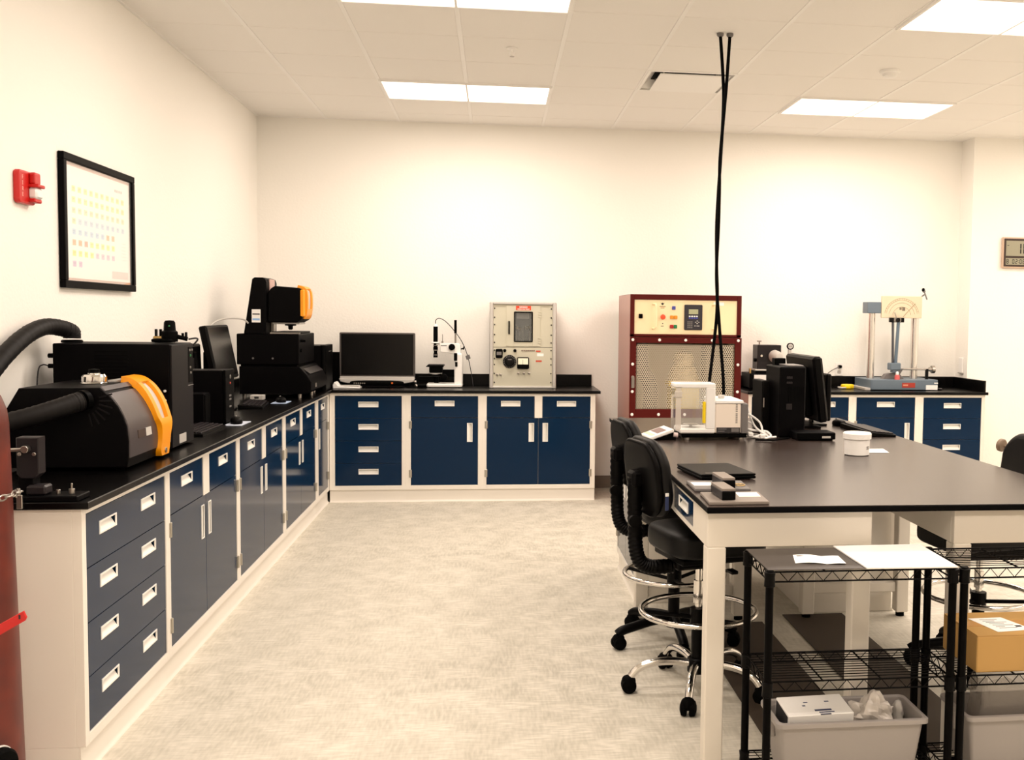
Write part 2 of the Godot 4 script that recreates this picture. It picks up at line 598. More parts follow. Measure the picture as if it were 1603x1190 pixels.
# ---------- casework, built in its own axes: x along the run, front towards +z
func front(b: MB, u0: float, v0: float, u1: float, v1: float, z0: float, z1: float, holes: Array) -> void:
	# a flat panel with rectangular holes standing side by side at one height
	if holes.is_empty():
		b.box(V(u0, v0, z0), V(u1, v1, z1), 0.002)
		return
	var h0: float = holes[0][1]
	var h1: float = holes[0][3]
	b.box(V(u0, v0, z0), V(u1, h0, z1), 0.0)
	b.box(V(u0, h1, z0), V(u1, v1, z1), 0.0)
	var u := u0
	for h: Array in holes:
		b.box(V(u, h0, z0), V(h[0], h1, z1), 0.0)
		u = h[2]
	b.box(V(u, h0, z0), V(u1, h1, z1), 0.0)

func pull(h: Array, z: float, upright: bool, parent: Node) -> void:
	# a flush pull: a rim, and a hollow whose floor slopes back
	var b := MB.new()
	var r := 0.005
	b.box(V(h[0], h[1], z - 0.002), V(h[2], h[1] + r, z + 0.003), 0.0)
	b.box(V(h[0], h[3] - r, z - 0.002), V(h[2], h[3], z + 0.003), 0.0)
	b.box(V(h[0], h[1] + r, z - 0.002), V(h[0] + r, h[3] - r, z + 0.003), 0.0)
	b.box(V(h[2] - r, h[1] + r, z - 0.002), V(h[2], h[3] - r, z + 0.003), 0.0)
	var d := 0.022
	var a := V(h[0] + r, h[1] + r, z)
	var c := V(h[2] - r, h[3] - r, z)
	if upright:
		b.quad(V(a.x, a.y, z), V(a.x, c.y, z), V(c.x, c.y, z - d), V(c.x, a.y, z - d), V(0, 0, 1))
		b.quad(V(c.x, a.y, z - d), V(c.x, c.y, z - d), V(c.x, c.y, z), V(c.x, a.y, z), V(-1, 0, 0))
		b.tri(V(a.x, c.y, z), V(c.x, c.y, z), V(c.x, c.y, z - d), V(0, -1, 0))
		b.tri(V(a.x, a.y, z), V(c.x, a.y, z), V(c.x, a.y, z - d), V(0, 1, 0))
	else:
		b.quad(V(a.x, a.y, z), V(c.x, a.y, z), V(c.x, c.y, z - d), V(a.x, c.y, z - d), V(0, 0, 1))
		b.quad(V(a.x, c.y, z - d), V(c.x, c.y, z - d), V(c.x, c.y, z), V(a.x, c.y, z), V(0, -1, 0))
	part("pull", b, M.pull, parent, false)

func cabinet(label: String, at: Vector3, turn: float, W: float, D: float, group: String, cols: Array, kinds: Array, called := "base_cabinet") -> Node3D:
	# cols: [u0, u1] of each bank of fronts; kinds: per bank "d4" four drawers, "dl"/"dr" a drawer over a door with its pull at the left/right edge
	var o := thing(called, label, "cabinet", at, turn, group)
	var F := D - 0.004
	var b := MB.new()
	b.box(V(0, 0.1, 0.01), V(W, 0.888, D - 0.03), 0.001)
	# face frame
	var u0: float = cols[0][0]
	var u1: float = cols[-1][1]
	b.box(V(0, 0.1, D - 0.03), V(u0, 0.888, D), 0.001)
	b.box(V(u1, 0.1, D - 0.03), V(W, 0.888, D), 0.001)
	b.box(V(u0, 0.866, D - 0.03), V(u1, 0.888, D), 0.001)
	b.box(V(u0, 0.1, D - 0.03), V(u1, 0.135, D), 0.001)
	for i in cols.size() - 1:
		b.box(V(cols[i][1], 0.687, D - 0.03), V(cols[i + 1][0], 0.866, D), 0.001)
	part("carcass", b, M.frame, o, false)
	part("toe_base", MB.new().box(V(0, 0, 0.01), V(W, 0.1, D - 0.022), 0.002).prism(P2([D - 0.022, 0, D - 0.004, 0, D - 0.006, 0.006, D - 0.015, 0.018, D - 0.016, 0.099, D - 0.022, 0.1]), 0, 0.0, W, 0.0), M.frame, o, false)
	for i in cols.size():
		var a: float = cols[i][0] + 0.002
		var c: float = cols[i][1] - 0.002
		var k: String = kinds[i]
		var cm := (a + c) / 2
		if k == "d4":
			for q in 4:
				var y0 := 0.137 + q * 0.182
				var y1 := y0 + 0.179
				var hs := []
				var pc := [cm] if c - a < 0.6 else [a + (c - a) * 0.245, a + (c - a) * 0.755]
				for e: float in pc: hs.append([e - 0.079, y1 - 0.089, e + 0.079, y1 - 0.044])
				var p := MB.new()
				front(p, a, y0, c, y1, D - 0.024, F, hs)
				var dr := part("drawer", p, M.blue, o, false)
				for h: Array in hs: pull(h, F, false, dr)
		else:
			var hs := [[cm - 0.079, 0.782, cm + 0.079, 0.827]]
			var p := MB.new()
			front(p, a, 0.69, c, 0.864, D - 0.024, F, hs)
			pull(hs[0], F, false, part("drawer", p, M.blue, o, false))
			var e := a + 0.065 if k == "dl" else c - 0.065
			if c == u1 - 0.002 and cols.size() == 2 or cols.size() == 2:
				e = c - 0.055 if i == 0 else a + 0.055
			var x1 := c
			var x0 := a
			if cols.size() == 2:
				# the two doors meet under the drawer stile
				var midu: float = (cols[0][1] + cols[1][0]) / 2
				if i == 0: x1 = midu - 0.002
				else: x0 = midu + 0.002
				e = x1 - 0.055 if i == 0 else x0 + 0.055
			var hd := [[e - 0.022, 0.49, e + 0.022, 0.645]]
			var pd := MB.new()
			front(pd, x0, 0.137, x1, 0.686, D - 0.024, F, hd)
			var dd := part("door", pd, M.blue, o, false)
			pull(hd[0], F, true, dd)
			var hx := x0 - 0.006 if e > (x0 + x1) / 2 else x1 + 0.006
			for hy: float in [0.2, 0.6]:
				part("hinge", MB.new().box(V(hx - 0.012, hy, D - 0.006), V(hx + 0.012, hy + 0.062, D + 0.003), 0.001).cyl(V(hx, hy, D + 0.004), V(hx, hy + 0.062, D + 0.004), 0.005, 10), M.hinge, o, false)
	return o

func left_casework() -> void:
	var g := "blue base cabinets along the left wall"
	var D := 0.676
	var A := cabinet("wide blue four-drawer base cabinet with two pulls per drawer", V(0.0, 0, 5.585), PI / 2, 0.875, D, g, [[0.033, 0.848]], ["d4"])
	part("screw", MB.new().cyl(V(0.33, 0.855, 5.585), V(0.33, 0.855, 5.588), 0.006, 10), M.ink, A)
	cabinet("two-door blue base cabinet right behind the wide drawer cabinet", V(0, 0, 4.71), PI / 2, 1.163, D, g, [[0.03, 0.522], [0.617, 1.13]], ["dl", "dr"])
	cabinet("middle two-door blue base cabinet under the slim keyboards", V(0, 0, 3.547), PI / 2, 1.162, D, g, [[0.033, 0.56], [0.647, 1.13]], ["dl", "dr"])
	cabinet("two-door blue base cabinet under the black optical profiler", V(0, 0, 2.385), PI / 2, 1.215, D, g, [[0.058, 0.557], [0.63, 1.153]], ["dl", "dr"])
	cabinet("narrow blue corner cabinet tucked against the back row", V(0, 0, 1.17), PI / 2, 0.556, D, g, [[0.056, 0.5]], ["dl"])
	var t := thing("countertop", "black L-shaped countertop along the left and back walls", "countertop", V(0, 0.889, 0))
	part("slab", MB.new().prism(P2([0.001, 5.602, 0.001, 0.001, 2.862, 0.001, 2.862, 0.64, 0.703, 0.64, 0.703, 5.602]), 1, 0.889, CT - 0.0006, 0.003), M.top, t)
	part("backsplash", MB.new().box(V(0.022, CT, 0.001), V(2.842, 1.013, 0.021), 0.002), M.top, t)
	part("backsplash", MB.new().box(V(0.001, CT, 0.001), V(0.021, 1.013, 5.6), 0.002), M.top, t)

func back_casework() -> void:
	var g := "blue base cabinets along the back wall"
	var D := 0.612
	cabinet("blue four-drawer base cabinet in the corner below the desktop monitor", V(0.678, 0, 0), 0, 0.602, D, g, [[0.042, 0.57]], ["d4"])
	cabinet("blue base cabinet with one drawer and one door below the white microscope", V(1.28, 0, 0), 0, 0.617, D, g, [[0.04, 0.58]], ["dr"])
	cabinet("blue two-door base cabinet below the cream high-voltage test box", V(1.897, 0, 0), 0, 0.925, D, g, [[0.032, 0.423], [0.486, 0.884]], ["dl", "dr"])
	var g2 := "blue base cabinets right of the red furnace"
	cabinet("blue two-door base cabinet half hidden by the monitors on the island", V(4.118, 0, 0), 0, 0.912, D, g2, [[0.03, 0.42], [0.485, 0.88]], ["dl", "dr"])
	cabinet("blue base cabinet with one drawer and one door below the pendulum tester", V(5.03, 0, 0), 0, 0.6, D, g2, [[0.036, 0.562]], ["dr"])
	cabinet("blue four-drawer base cabinet at the right end of the back wall", V(5.63, 0, 0), 0, 0.598, D, g2, [[0.037, 0.566]], ["d4"])
	var t := thing("countertop", "black countertop right of the red furnace along the back wall", "countertop", V(4.105, 0.889, 0))
	part("slab", MB.new().box(V(4.105, 0.889, 0.001), V(6.243, CT - 0.0006, 0.64), 0.003), M.top, t)
	part("backsplash", MB.new().box(V(4.11, CT, 0.001), V(6.207, 1.013, 0.021), 0.002), M.top, t)
	part("backsplash", MB.new().box(V(6.207, CT, 0.001), V(6.227, 1.013, 0.62), 0.002), M.top, t)
func keyboard(label: String, c: Vector3, turn: float, L: float, W: float, m: Material, keym: Material, called := "keyboard") -> Node3D:
	# built along x, then turned: rows of keys on a low wedge
	var o := thing(called, label, "keyboard", c, turn, "")
	part("body", MB.new().prism(P2([-W / 2, 0, W / 2, 0, W / 2, 0.012, -W / 2, 0.026]), 0, -L / 2, L / 2, 0.003), m, o, false)
	for r in 5:
		var b := MB.new()
		var z := -W / 2 + 0.022 + r * (W - 0.03) / 5.0
		var y := 0.026 - 0.014 * (z + W / 2) / W
		var n := 18
		for k in n:
			var x := -L / 2 + 0.012 + k * (L - 0.024) / n
			b.box(V(x, y - 0.002, z), V(x + (L - 0.024) / n - 0.003, y + 0.006, z + (W - 0.03) / 5.0 - 0.004), 0.0015)
		part("key_row", b, keym, o, false)
	return o

func mouse(label: String, c: Vector3, turn: float) -> Node3D:
	var o := thing("computer_mouse", label, "mouse", c, turn)
	var b := MB.new().ell(V(0, 0.012, 0), V(0.032, 0.026, 0.056), 0.85)
	b.warp(func(p: Vector3) -> Vector3: return V(p.x, maxf(p.y, 0.0), p.z))
	part("shell", b, M.plastic, o, false)
	part("wheel", MB.new().cyl(V(-0.004, 0.034, -0.03), V(0.004, 0.034, -0.03), 0.008, 12), M.grey, o, false)
	return o

func path_strip(path: Array, z0: Array, z1: Array, off0: float, off1: float) -> MB:
	# a band following a profile of (x, y) points whose outer side lies to the right of travel; z0, z1 per point
	var b := MB.new()
	var R := []
	for i in path.size():
		var a: Vector2 = path[maxi(i - 1, 0)]
		var c: Vector2 = path[mini(i + 1, path.size() - 1)]
		var t := (c - a).normalized()
		var n := Vector2(-t.y, t.x)
		if n.x < 0 and n.y < 0: n = -n
		var p: Vector2 = path[i]
		var q := p + n * off0
		var r := p + n * off1
		R.append(PackedVector3Array([V(q.x, q.y, z0[i]), V(r.x, r.y, z0[i] + 0.003), V(r.x, r.y, z1[i] - 0.003), V(q.x, q.y, z1[i])]))
	for i in R.size() - 1:
		var ca: Vector3 = (R[i][0] + R[i][1] + R[i][2] + R[i][3]) / 4.0
		var cb: Vector3 = (R[i + 1][0] + R[i + 1][1] + R[i + 1][2] + R[i + 1][3]) / 4.0
		b.ring_strip(R[i], R[i + 1], ca, cb)
	for e: int in [0, R.size() - 1]:
		var o: Vector3 = R[e][0] - R[1 if e == 0 else R.size() - 2][0]
		b.quad(R[e][0], R[e][1], R[e][2], R[e][3], o)
	return b

func lerp_path(keys: Array, n: int) -> Array:
	# keys: arrays of numbers; a smooth resampling of them
	var o := []
	for i in keys.size() - 1:
		for k in n:
			var w := float(k) / n
			var r := []
			for j in keys[0].size(): r.append(cubic_interpolate(keys[i][j], keys[i + 1][j], keys[maxi(i - 1, 0)][j], keys[mini(i + 2, keys.size() - 1)][j], w))
			o.append(r)
	o.append(keys[-1])
	return o

func left_bench() -> void:
	var o: Node3D
	# the fixture on a plate at the near end
	o = thing("clamp_fixture", "small charcoal clamp fixture on a plate at the near end of the counter", "fixture", V(0.57, CT, 5.54))
	part("base_plate", MB.new().box(V(0.45, CT, 5.49), V(0.668, CT + 0.018, 5.596), 0.003), M.black, o)
	part("column", MB.new().box(V(0.475, CT + 0.018, 5.505), V(0.52, 1.04, 5.56), 0.003), M.black, o)
	part("head", MB.new().prism(P2([0.472, 1.0, 0.485, 0.985, 0.525, 0.985, 0.54, 1.0, 0.54, 1.118, 0.472, 1.118]), 2, 5.51, 5.565, 0.003), M.charcoal, o)
	part("foot_block", MB.new().box(V(0.505, CT + 0.018, 5.52), V(0.565, CT + 0.05, 5.58), 0.006), M.charcoal, o)
	part("rod", MB.new().cyl(V(0.33, 1.075, 5.6), V(0.51, 1.083, 5.585), 0.006, 12).cyl(V(0.508, 1.083, 5.568), V(0.508, 1.083, 5.592), 0.012, 14), M.steel, o)
	for x: float in [0.484, 0.528]:
		part("screw", MB.new().cyl(V(x, 1.065, 5.563), V(x, 1.065, 5.571), 0.006, 10), M.steel, o)
	part("post", MB.new().cyl(V(0.632, CT + 0.018, 5.545), V(0.632, CT + 0.035, 5.545), 0.009, 14).cyl(V(0.632, CT + 0.035, 5.545), V(0.632, CT + 0.052, 5.545), 0.003, 10), M.steel, o)
	part("post", MB.new().cyl(V(0.59, CT + 0.018, 5.545), V(0.59, CT + 0.032, 5.545), 0.007, 14), M.steel, o)

	# the analyser with the orange handle
	o = thing("bench_analyser", "black bench instrument with rounded front and tall orange handle", "instrument", V(0.38, CT, 4.69))
	var prof := P2([0.17, 0.928, 0.6, 0.928, 0.606, 0.96, 0.607, 1.03, 0.601, 1.085, 0.588, 1.125, 0.568, 1.165, 0.542, 1.2, 0.505, 1.236, 0.215, 1.232, 0.17, 1.155])
	part("body", MB.new().prism(prof, 2, 4.43, 4.944, 0.006, 2), M.black, o)
	for x: float in [0.21, 0.56]:
		for z: float in [4.47, 4.9]: part("foot", MB.new().cyl(V(x, CT, z), V(x, 0.932, z), 0.016, 14), M.rubber, o)
	var fp := []
	for q: Array in lerp_path([[0.505, 1.237], [0.542, 1.201], [0.568, 1.166], [0.588, 1.126], [0.601, 1.086], [0.608, 1.03], [0.607, 0.965]], 4): fp.append(Vector2(q[0], q[1]))
	var za := []
	var zb := []
	for q in fp:
		za.append(4.434)
		zb.append(4.938)
	part("front_sheen_cover", path_strip(fp.slice(3), za.slice(3), zb.slice(3), -0.004, 0.003), mat(rgb(62, 56, 58), 0.35), o)  # body is black here too; the curve's reflected light is put into this grey
	part("lid_sheen_cover", path_strip(fp.slice(0, 3), za.slice(0, 3), zb.slice(0, 3), -0.004, 0.003), mat(rgb(62, 56, 58), 0.35), o)  # upper piece of the same shell, with the sheen painted as lighter grey
	var lb := part("label_plate", path_strip([Vector2(0.609, 1.062), Vector2(0.6115, 1.03)], [4.69, 4.69], [4.85, 4.85], 0.0, 0.003), mat(rgb(58, 44, 38), 0.4), o)
	part("name_plate", path_strip([Vector2(0.609, 1.062), Vector2(0.6125, 1.03)], [4.7, 4.7], [4.765, 4.765], 0.0, 0.0045), M.lightgrey, lb)
	var fan := MB.new()
	for k in 7:
		var a := -1.35 + k * 0.27
		var d := V(cos(a), sin(a), 0)
		var c := V(0.455, 1.185, 4.945) + d * 0.075
		fan.box(V(-0.025, -0.003, 0), V(0.025, 0.003, 0.003), 0.0, Transform3D(Basis(d, V(-d.y, d.x, 0), V(0, 0, 1)), c))
	part("vent_fins", fan, mat(rgb(20, 18, 19), 0.5, 0.0, 0.2), o)
	part("hose_collar", MB.new().cyl(V(0.455, 1.188, 4.942), V(0.445, 1.186, 4.962), 0.04, 24), M.black2, o)
	# handle: path with widths; the window lies in the upper half
	var hk := lerp_path([[0.478, 1.246, 4.485, 4.64], [0.516, 1.239, 4.48, 4.645], [0.556, 1.205, 4.475, 4.65], [0.587, 1.150, 4.47, 4.65], [0.607, 1.09, 4.47, 4.64], [0.616, 1.055, 4.477, 4.62], [0.614, 1.0, 4.496, 4.612], [0.611, 0.955, 4.5, 4.62], [0.611, 0.928, 4.512, 4.608]], 4)
	var hp := []
	var h0 := []
	var h1 := []
	for q: Array in hk:
		hp.append(Vector2(q[0], q[1]))
		h0.append(q[2])
		h1.append(q[3])
	var hd := path_strip(hp.slice(0, 7), h0.slice(0, 7), h1.slice(0, 7), -0.012, 0.014)
	var w0 := []
	var w1 := []
	for i in hp.size():
		w0.append(h0[i] + 0.046)
		w1.append(h1[i] - 0.046)
	hd.v.append_array(path_strip(hp.slice(6, 18), h0.slice(6, 18), w0.slice(6, 18), -0.012, 0.014).v)
	hd.v.append_array(path_strip(hp.slice(6, 18), w1.slice(6, 18), h1.slice(6, 18), -0.012, 0.014).v)
	hd.v.append_array(path_strip(hp.slice(17), h0.slice(17), h1.slice(17), -0.012, 0.014).v)
	var hn := part("handle", hd, M.orange, o)
	part("window", path_strip(hp.slice(6, 18), w0.slice(6, 18), w1.slice(6, 18), -0.012, 0.0), M.lightgrey, hn)
	part("screw", MB.new().cyl(V(0.622, 0.947, 4.56), V(0.629, 0.947, 4.56), 0.012, 16), M.steel, hn)
	part("port_cap", MB.new().lathe(V(0.398, 1.234, 4.7), Vector3.UP, [[0.0, 0.0], [0.052, 0.0], [0.053, 0.004], [0.047, 0.008], [0.047, 0.03], [0.04, 0.038], [0.024, 0.04], [0.024, 0.044], [0.0, 0.044]], 28), M.chrome, o)
	part("port_knob", MB.new().lathe(V(0.398, 1.278, 4.7), Vector3.UP, [[0.0, 0.0], [0.017, 0.0], [0.02, 0.004], [0.02, 0.014], [0.0, 0.016]], 20), M.black2, o)
	part("lid_plate", MB.new().box(V(0.42, 1.2345, 4.48), V(0.455, 1.243, 4.62), 0.001), M.aluminium, o)

	# the hose loops from its side back to the tall box
	var hz := spline([V(0.448, 1.186, 4.972), V(0.43, 1.18, 4.995), V(0.375, 1.158, 5.05), V(0.29, 1.13, 5.1), V(0.19, 1.11, 5.12), V(0.10, 1.13, 5.06), V(0.055, 1.2, 4.92), V(0.055, 1.29, 4.79), V(0.06, 1.37, 4.64), V(0.062, 1.428, 4.48), V(0.068, 1.455, 4.33), V(0.1, 1.447, 4.245), V(0.124, 1.432, 4.212), V(0.126, 1.418, 4.207), V(0.126, 1.402, 4.207)], 10)
	var hr := []
	for i in hz.size(): hr.append(0.036 + 0.0012 * sin(i * 2.6))
	single("exhaust_hose", "thick black foam hose looping from the orange-handled instrument up over the tall box", "hose", MB.new().tube(hz, hr, 16), M.hose, V(0.1, CT, 4.9))

	# the tall black electronics box
	o = thing("electronics_box", "tall black electronics box behind the orange-handled instrument", "electronics", V(0.34, CT, 4.18))
	part("housing", MB.new().box(V(0.1, CT + 0.008, 4.02), V(0.583, 1.384, 4.35), 0.004), M.black, o)
	part("hose_port", MB.new().lathe(V(0.126, 1.384, 4.207), Vector3.UP, [[0.045, 0.0], [0.045, 0.008], [0.04, 0.012], [0.0, 0.012]], 24), M.black2, o)
	part("front_panel", MB.new().box(V(0.583, CT + 0.012, 4.026), V(0.59, 1.38, 4.344), 0.002), mat(rgb(24, 22, 24), 0.4, 0.0, 0.25), o)
	var lp := part("lamp_strip", MB.new().box(V(0.589, 1.2, 4.035), V(0.592, 1.365, 4.1), 0.001), M.black2, o)
	for q: Array in [[1.35, 4.085], [1.35, 4.05], [1.325, 4.075], [1.27, 4.078], [1.245, 4.072]]:
		part("indicator", MB.new().cyl(V(0.591, q[0], q[1]), V(0.595, q[0], q[1]), 0.006, 10), M.led_green if q[0] < 1.34 and q[0] > 1.3 else M.steel, lp)
	part("ridge", MB.new().box(V(0.589, 1.185, 4.03), V(0.593, 1.189, 4.11), 0.001), M.grey, o)
	part("label_plate", MB.new().box(V(0.589, 0.935, 4.15), V(0.592, 0.975, 4.25), 0.0005), M.lightgrey, o)
	for y: float in [1.179, 1.137]: part("screw", MB.new().cyl(V(0.562, y, 4.349), V(0.562, y, 4.354), 0.006, 10), M.white, o)
	for k in 9: part("vent_slot", MB.new().box(V(0.27, 1.22 + k * 0.016, 4.349), V(0.41, 1.226 + k * 0.016, 4.352), 0.0005), M.rubber, o)
	for y: float in [1.33, 1.285]: part("connector", MB.new().cyl(V(0.1, y, 4.33), V(0.075, y, 4.33), 0.01, 12), M.black2, o)
	for q: Array in [[0.14, 4.06], [0.14, 4.31], [0.54, 4.06], [0.54, 4.31]]: part("foot", MB.new().cyl(V(q[0], CT, q[1]), V(q[0], CT + 0.01, q[1]), 0.015, 12), M.rubber, o)
	single("signal_cable", "thin dark cable hanging behind the tall black box", "cable", MB.new().tube(spline([V(0.075, 1.285, 4.33), V(0.055, 1.29, 4.34), V(0.04, 1.26, 4.35), V(0.035, 1.1, 4.36), V(0.04, 0.92, 4.36)], 6), 0.003, 6), M.ink, V(0.05, CT, 4.34))

	# the little camera mount on that box
	o = thing("camera_mount", "small black camera mount with prongs on top of the tall black box", "camera", V(0.52, 1.384, 4.15))
	part("base", MB.new().ell(V(0.5, 1.3955, 4.15), V(0.05, 0.01, 0.042), 0.5), M.black2, o)
	part("body", MB.new().lathe(V(0.525, 1.39, 4.15), Vector3.UP, [[0.0, 0.0], [0.034, 0.0], [0.036, 0.02], [0.034, 0.045], [0.026, 0.052], [0.024, 0.088], [0.018, 0.096], [0.0, 0.098]], 20), M.black2, o)
	for x: float in [0.462, 0.482]: part("prong", MB.new().box(V(x, 1.4, 4.14), V(x + 0.008, 1.447, 4.16), 0.002), M.black2, o)
	part("clamp", MB.new().box(V(0.456, 1.398, 4.135), V(0.5, 1.415, 4.165), 0.004), M.brass, o)
	part("arm", MB.new().cyl(V(0.55, 1.415, 4.15), V(0.6, 1.402, 4.14), 0.01, 12).box(V(0.575, 1.4, 4.13), V(0.583, 1.43, 4.15), 0.002).box(V(0.59, 1.398, 4.13), V(0.597, 1.434, 4.15), 0.002), M.black2, o)
	part("indicator", MB.new().cyl(V(0.53, 1.462, 4.172), V(0.53, 1.462, 4.177), 0.004, 8), M.led_green, o)
	single("camera_cable", "thin black cable running down from the little camera mount", "cable", MB.new().tube(spline([V(0.605, 1.402, 4.137), V(0.622, 1.405, 4.08), V(0.58, 1.385, 3.93), V(0.4, 1.31, 3.5), V(0.25, 1.268, 3.0)], 8), 0.004, 8), M.ink, V(0.4, 1.268, 3.5))

	# slim computers, monitors, keyboards
	o = thing("desktop_tower", "black desktop computer tower standing right of the tall black box", "computer", V(0.33, CT, 3.14))
	part("case", MB.new().box(V(0.13, CT + 0.006, 3.05), V(0.522, 1.208, 3.23), 0.004), M.black, o)
	part("front_bezel", MB.new().box(V(0.522, CT + 0.006, 3.048), V(0.538, 1.21, 3.232), 0.006), M.black2, o)
	part("power_button", MB.new().cyl(V(0.538, 1.17, 3.14), V(0.542, 1.17, 3.14), 0.011, 16), M.steel, o)
	part("indicator", MB.new().cyl(V(0.538, 1.135, 3.14), V(0.541, 1.135, 3.14), 0.006, 10), M.led_red, o)
	for y: float in [1.06, 1.04, 1.0]: part("port", MB.new().box(V(0.537, y, 3.12), V(0.54, y + 0.01, 3.16), 0.001), M.grey, o)
	for q: Array in [[0.17, 3.07], [0.17, 3.21], [0.5, 3.07], [0.5, 3.21]]: part("foot", MB.new().box(V(q[0] - 0.015, CT, q[1] - 0.012), V(q[0] + 0.015, CT + 0.007, q[1] + 0.012), 0.001), M.rubber, o)
	o = thing("speaker", "small black desk speaker standing against the near black tower", "speaker", V(0.43, CT, 3.34))
	part("housing", MB.new().box(V(0.375, CT, 3.29), V(0.47, 1.095, 3.4), 0.006), M.black, o)
	part("grille", MB.new().box(V(0.47, CT + 0.01, 3.296), V(0.474, 1.085, 3.394), 0.003), M.rubber, o)
	o = thing("speaker", "narrow black tapered speaker behind the near computer tower", "speaker", V(0.24, CT, 2.95))
	part("housing", MB.new().prism(P2([0.2, CT, 0.3, CT, 0.285, 1.262, 0.215, 1.262]), 2, 2.9, 3.0, 0.008, 2), M.black2, o)
	part("cap", MB.new().ell(V(0.25, 1.262, 2.95), V(0.03, 0.014, 0.04), 0.7), M.rubber, o)
	keyboard("black keyboard on the counter in front of the near computer tower", V(0.5, CT, 3.6), PI / 2, 0.44, 0.15, M.plastic, M.charcoal)
	single("mouse_pad", "thin pale blue mouse pad edging the counter by the near keyboard", "mouse pad", MB.new().box(V(0.545, CT, 3.1), V(0.64, CT + 0.003, 3.32), 0.001), mat(rgb(200, 208, 224), 0.6), V(0.56, CT, 3.2))
	mouse("black computer mouse on the pale blue pad by the near tower", V(0.59, CT + 0.003, 3.22), 0.3)

	for i in 2:
		o = thing("monitor", ["flat black monitor seen nearly edge on left of the optical profiler", "second black monitor half hidden behind the tilted one"][i], "monitor", V(0.2, CT, 2.43) if i == 0 else V(0.1, CT, 2.62))
		var tilt := Basis(Vector3.UP, 0.0)
		var xf := Transform3D(Basis(Vector3.UP, PI / 2).rotated(Vector3.BACK, 0.2), V(0.325, 1.28, 2.435)) if i == 0 else Transform3D(Basis(Vector3.UP, PI / 2).rotated(Vector3.BACK, 0.04), V(0.19, 1.16, 2.66))
		part("screen_case", MB.new().box(V(-0.255, -0.17, -0.045), V(0.255, 0.17, 0), 0.008, xf), M.plastic, o)
		part("screen", MB.new().box(V(-0.24, -0.15, -0.002), V(0.24, 0.157, 0.002), 0.001, xf), M.screen, o)
		var c := xf.origin
		part("stand", MB.new().box(V(c.x - 0.11, CT + 0.01, c.z - 0.035), V(c.x - 0.07, c.y, c.z + 0.035), 0.004).box(V(c.x - 0.08, c.y - 0.03, c.z - 0.03), V(c.x - 0.03, c.y + 0.03, c.z + 0.03), 0.003), M.plastic, o)
		part("base", MB.new().prism(rrect(c.x - 0.12, c.z - (0.12 if i == 0 else 0.07), c.x + (0.06 if i == 0 else -0.02), c.z + (0.12 if i == 0 else 0.07), 0.03), 1, CT, CT + 0.014, 0.004), M.plastic, o)
	single("video_cable", "pale cable arching from the flat monitor to the profiler column", "cable", MB.new().tube(spline([V(0.19, 1.36, 2.3), V(0.19, 1.45, 2.15), V(0.19, 1.482, 1.8), V(0.235, 1.478, 1.56), V(0.262, 1.45, 1.506)], 8), 0.006, 8), M.lightgrey, V(0.24, 1.4, 1.9))
	keyboard("black keyboard angled on the counter before the optical profiler", V(0.43, CT, 2.1), PI / 2 + 0.12, 0.44, 0.15, M.plastic, M.charcoal)
	mouse("black computer mouse between the angled keyboard and the profiler", V(0.55, CT + 0.003, 1.84), 0.4)
	single("mouse_pad", "thin pale blue mouse pad under the mouse beside the profiler", "mouse pad", MB.new().box(V(0.5, CT, 1.74), V(0.6, CT + 0.003, 1.93), 0.001), mat(rgb(176, 196, 226), 0.6), V(0.56, CT, 1.83))
	o = thing("adapter_box", "small pale adapter box on the counter under the profiler's near edge", "adapter", V(0.36, CT, 1.62))
	part("housing", MB.new().box(V(0.3, CT, 1.57), V(0.39, CT + 0.035, 1.64), 0.004), M.lightgrey, o)
	part("socket", MB.new().box(V(0.33, CT + 0.01, 1.64), V(0.36, CT + 0.025, 1.642), 0.0005), M.ink, o)

	# the optical profiler
	o = thing("optical_profiler", "large black optical profiler with tapered column and orange-fronted head", "instrument", V(0.4, CT, 1.15))
	part("base", MB.new().prism(P2([0.195, 0.945, 0.655, 0.945, 0.69, 0.97, 0.692, 1.03, 0.66, 1.085, 0.61, 1.14, 0.195, 1.142]), 2, 0.8, 1.495, 0.006, 2), M.black, o)
	part("front_window", MB.new().box(V(-0.03, -0.004, -0.28), V(0.03, 0.003, 0.28), 0.002, Transform3D(Basis(V(0.8, -0.6, 0).normalized(), V(0.6, 0.8, 0).normalized(), V(0, 0, 1)), V(0.648, 1.105, 1.15))), M.charcoal, o)
	part("badge", MB.new().box(V(0.69, 0.985, 1.28), V(0.694, 1.015, 1.33), 0.001), M.steel, o)
	part("stage_housing", MB.new().box(V(0.178, 1.155, 0.86), V(0.605, 1.374, 1.49), 0.005), M.black, o)
	part("gap_band", MB.new().box(V(0.2, 1.14, 0.88), V(0.59, 1.157, 1.47), 0.001), M.rubber, o)
	for x: float in [0.29, 0.425]: part("screw", MB.new().cyl(V(x, 1.2, 1.489), V(x, 1.2, 1.494), 0.007, 10), M.grey, o)
	part("stage_rail", MB.new().box(V(0.4, 1.374, 1.42), V(0.605, 1.386, 1.46), 0.001), M.steel, o)
	part("stage_table", MB.new().box(V(0.405, 1.374, 1.0), V(0.6, 1.39, 1.415), 0.002), M.black2, o)
	part("adjusting_knob", MB.new().cyl(V(0.605, 1.325, 1.42), V(0.64, 1.325, 1.42), 0.009, 14).cyl(V(0.6, 1.255, 1.42), V(0.615, 1.255, 1.42), 0.012, 14), M.black2, o)
	part("column", MB.new().prism(P2([0.228, 1.374, 0.382, 1.374, 0.386, 1.74, 0.378, 1.765, 0.36, 1.774, 0.305, 1.774, 0.288, 1.762]), 2, 1.14, 1.495, 0.008, 2), M.black, o)
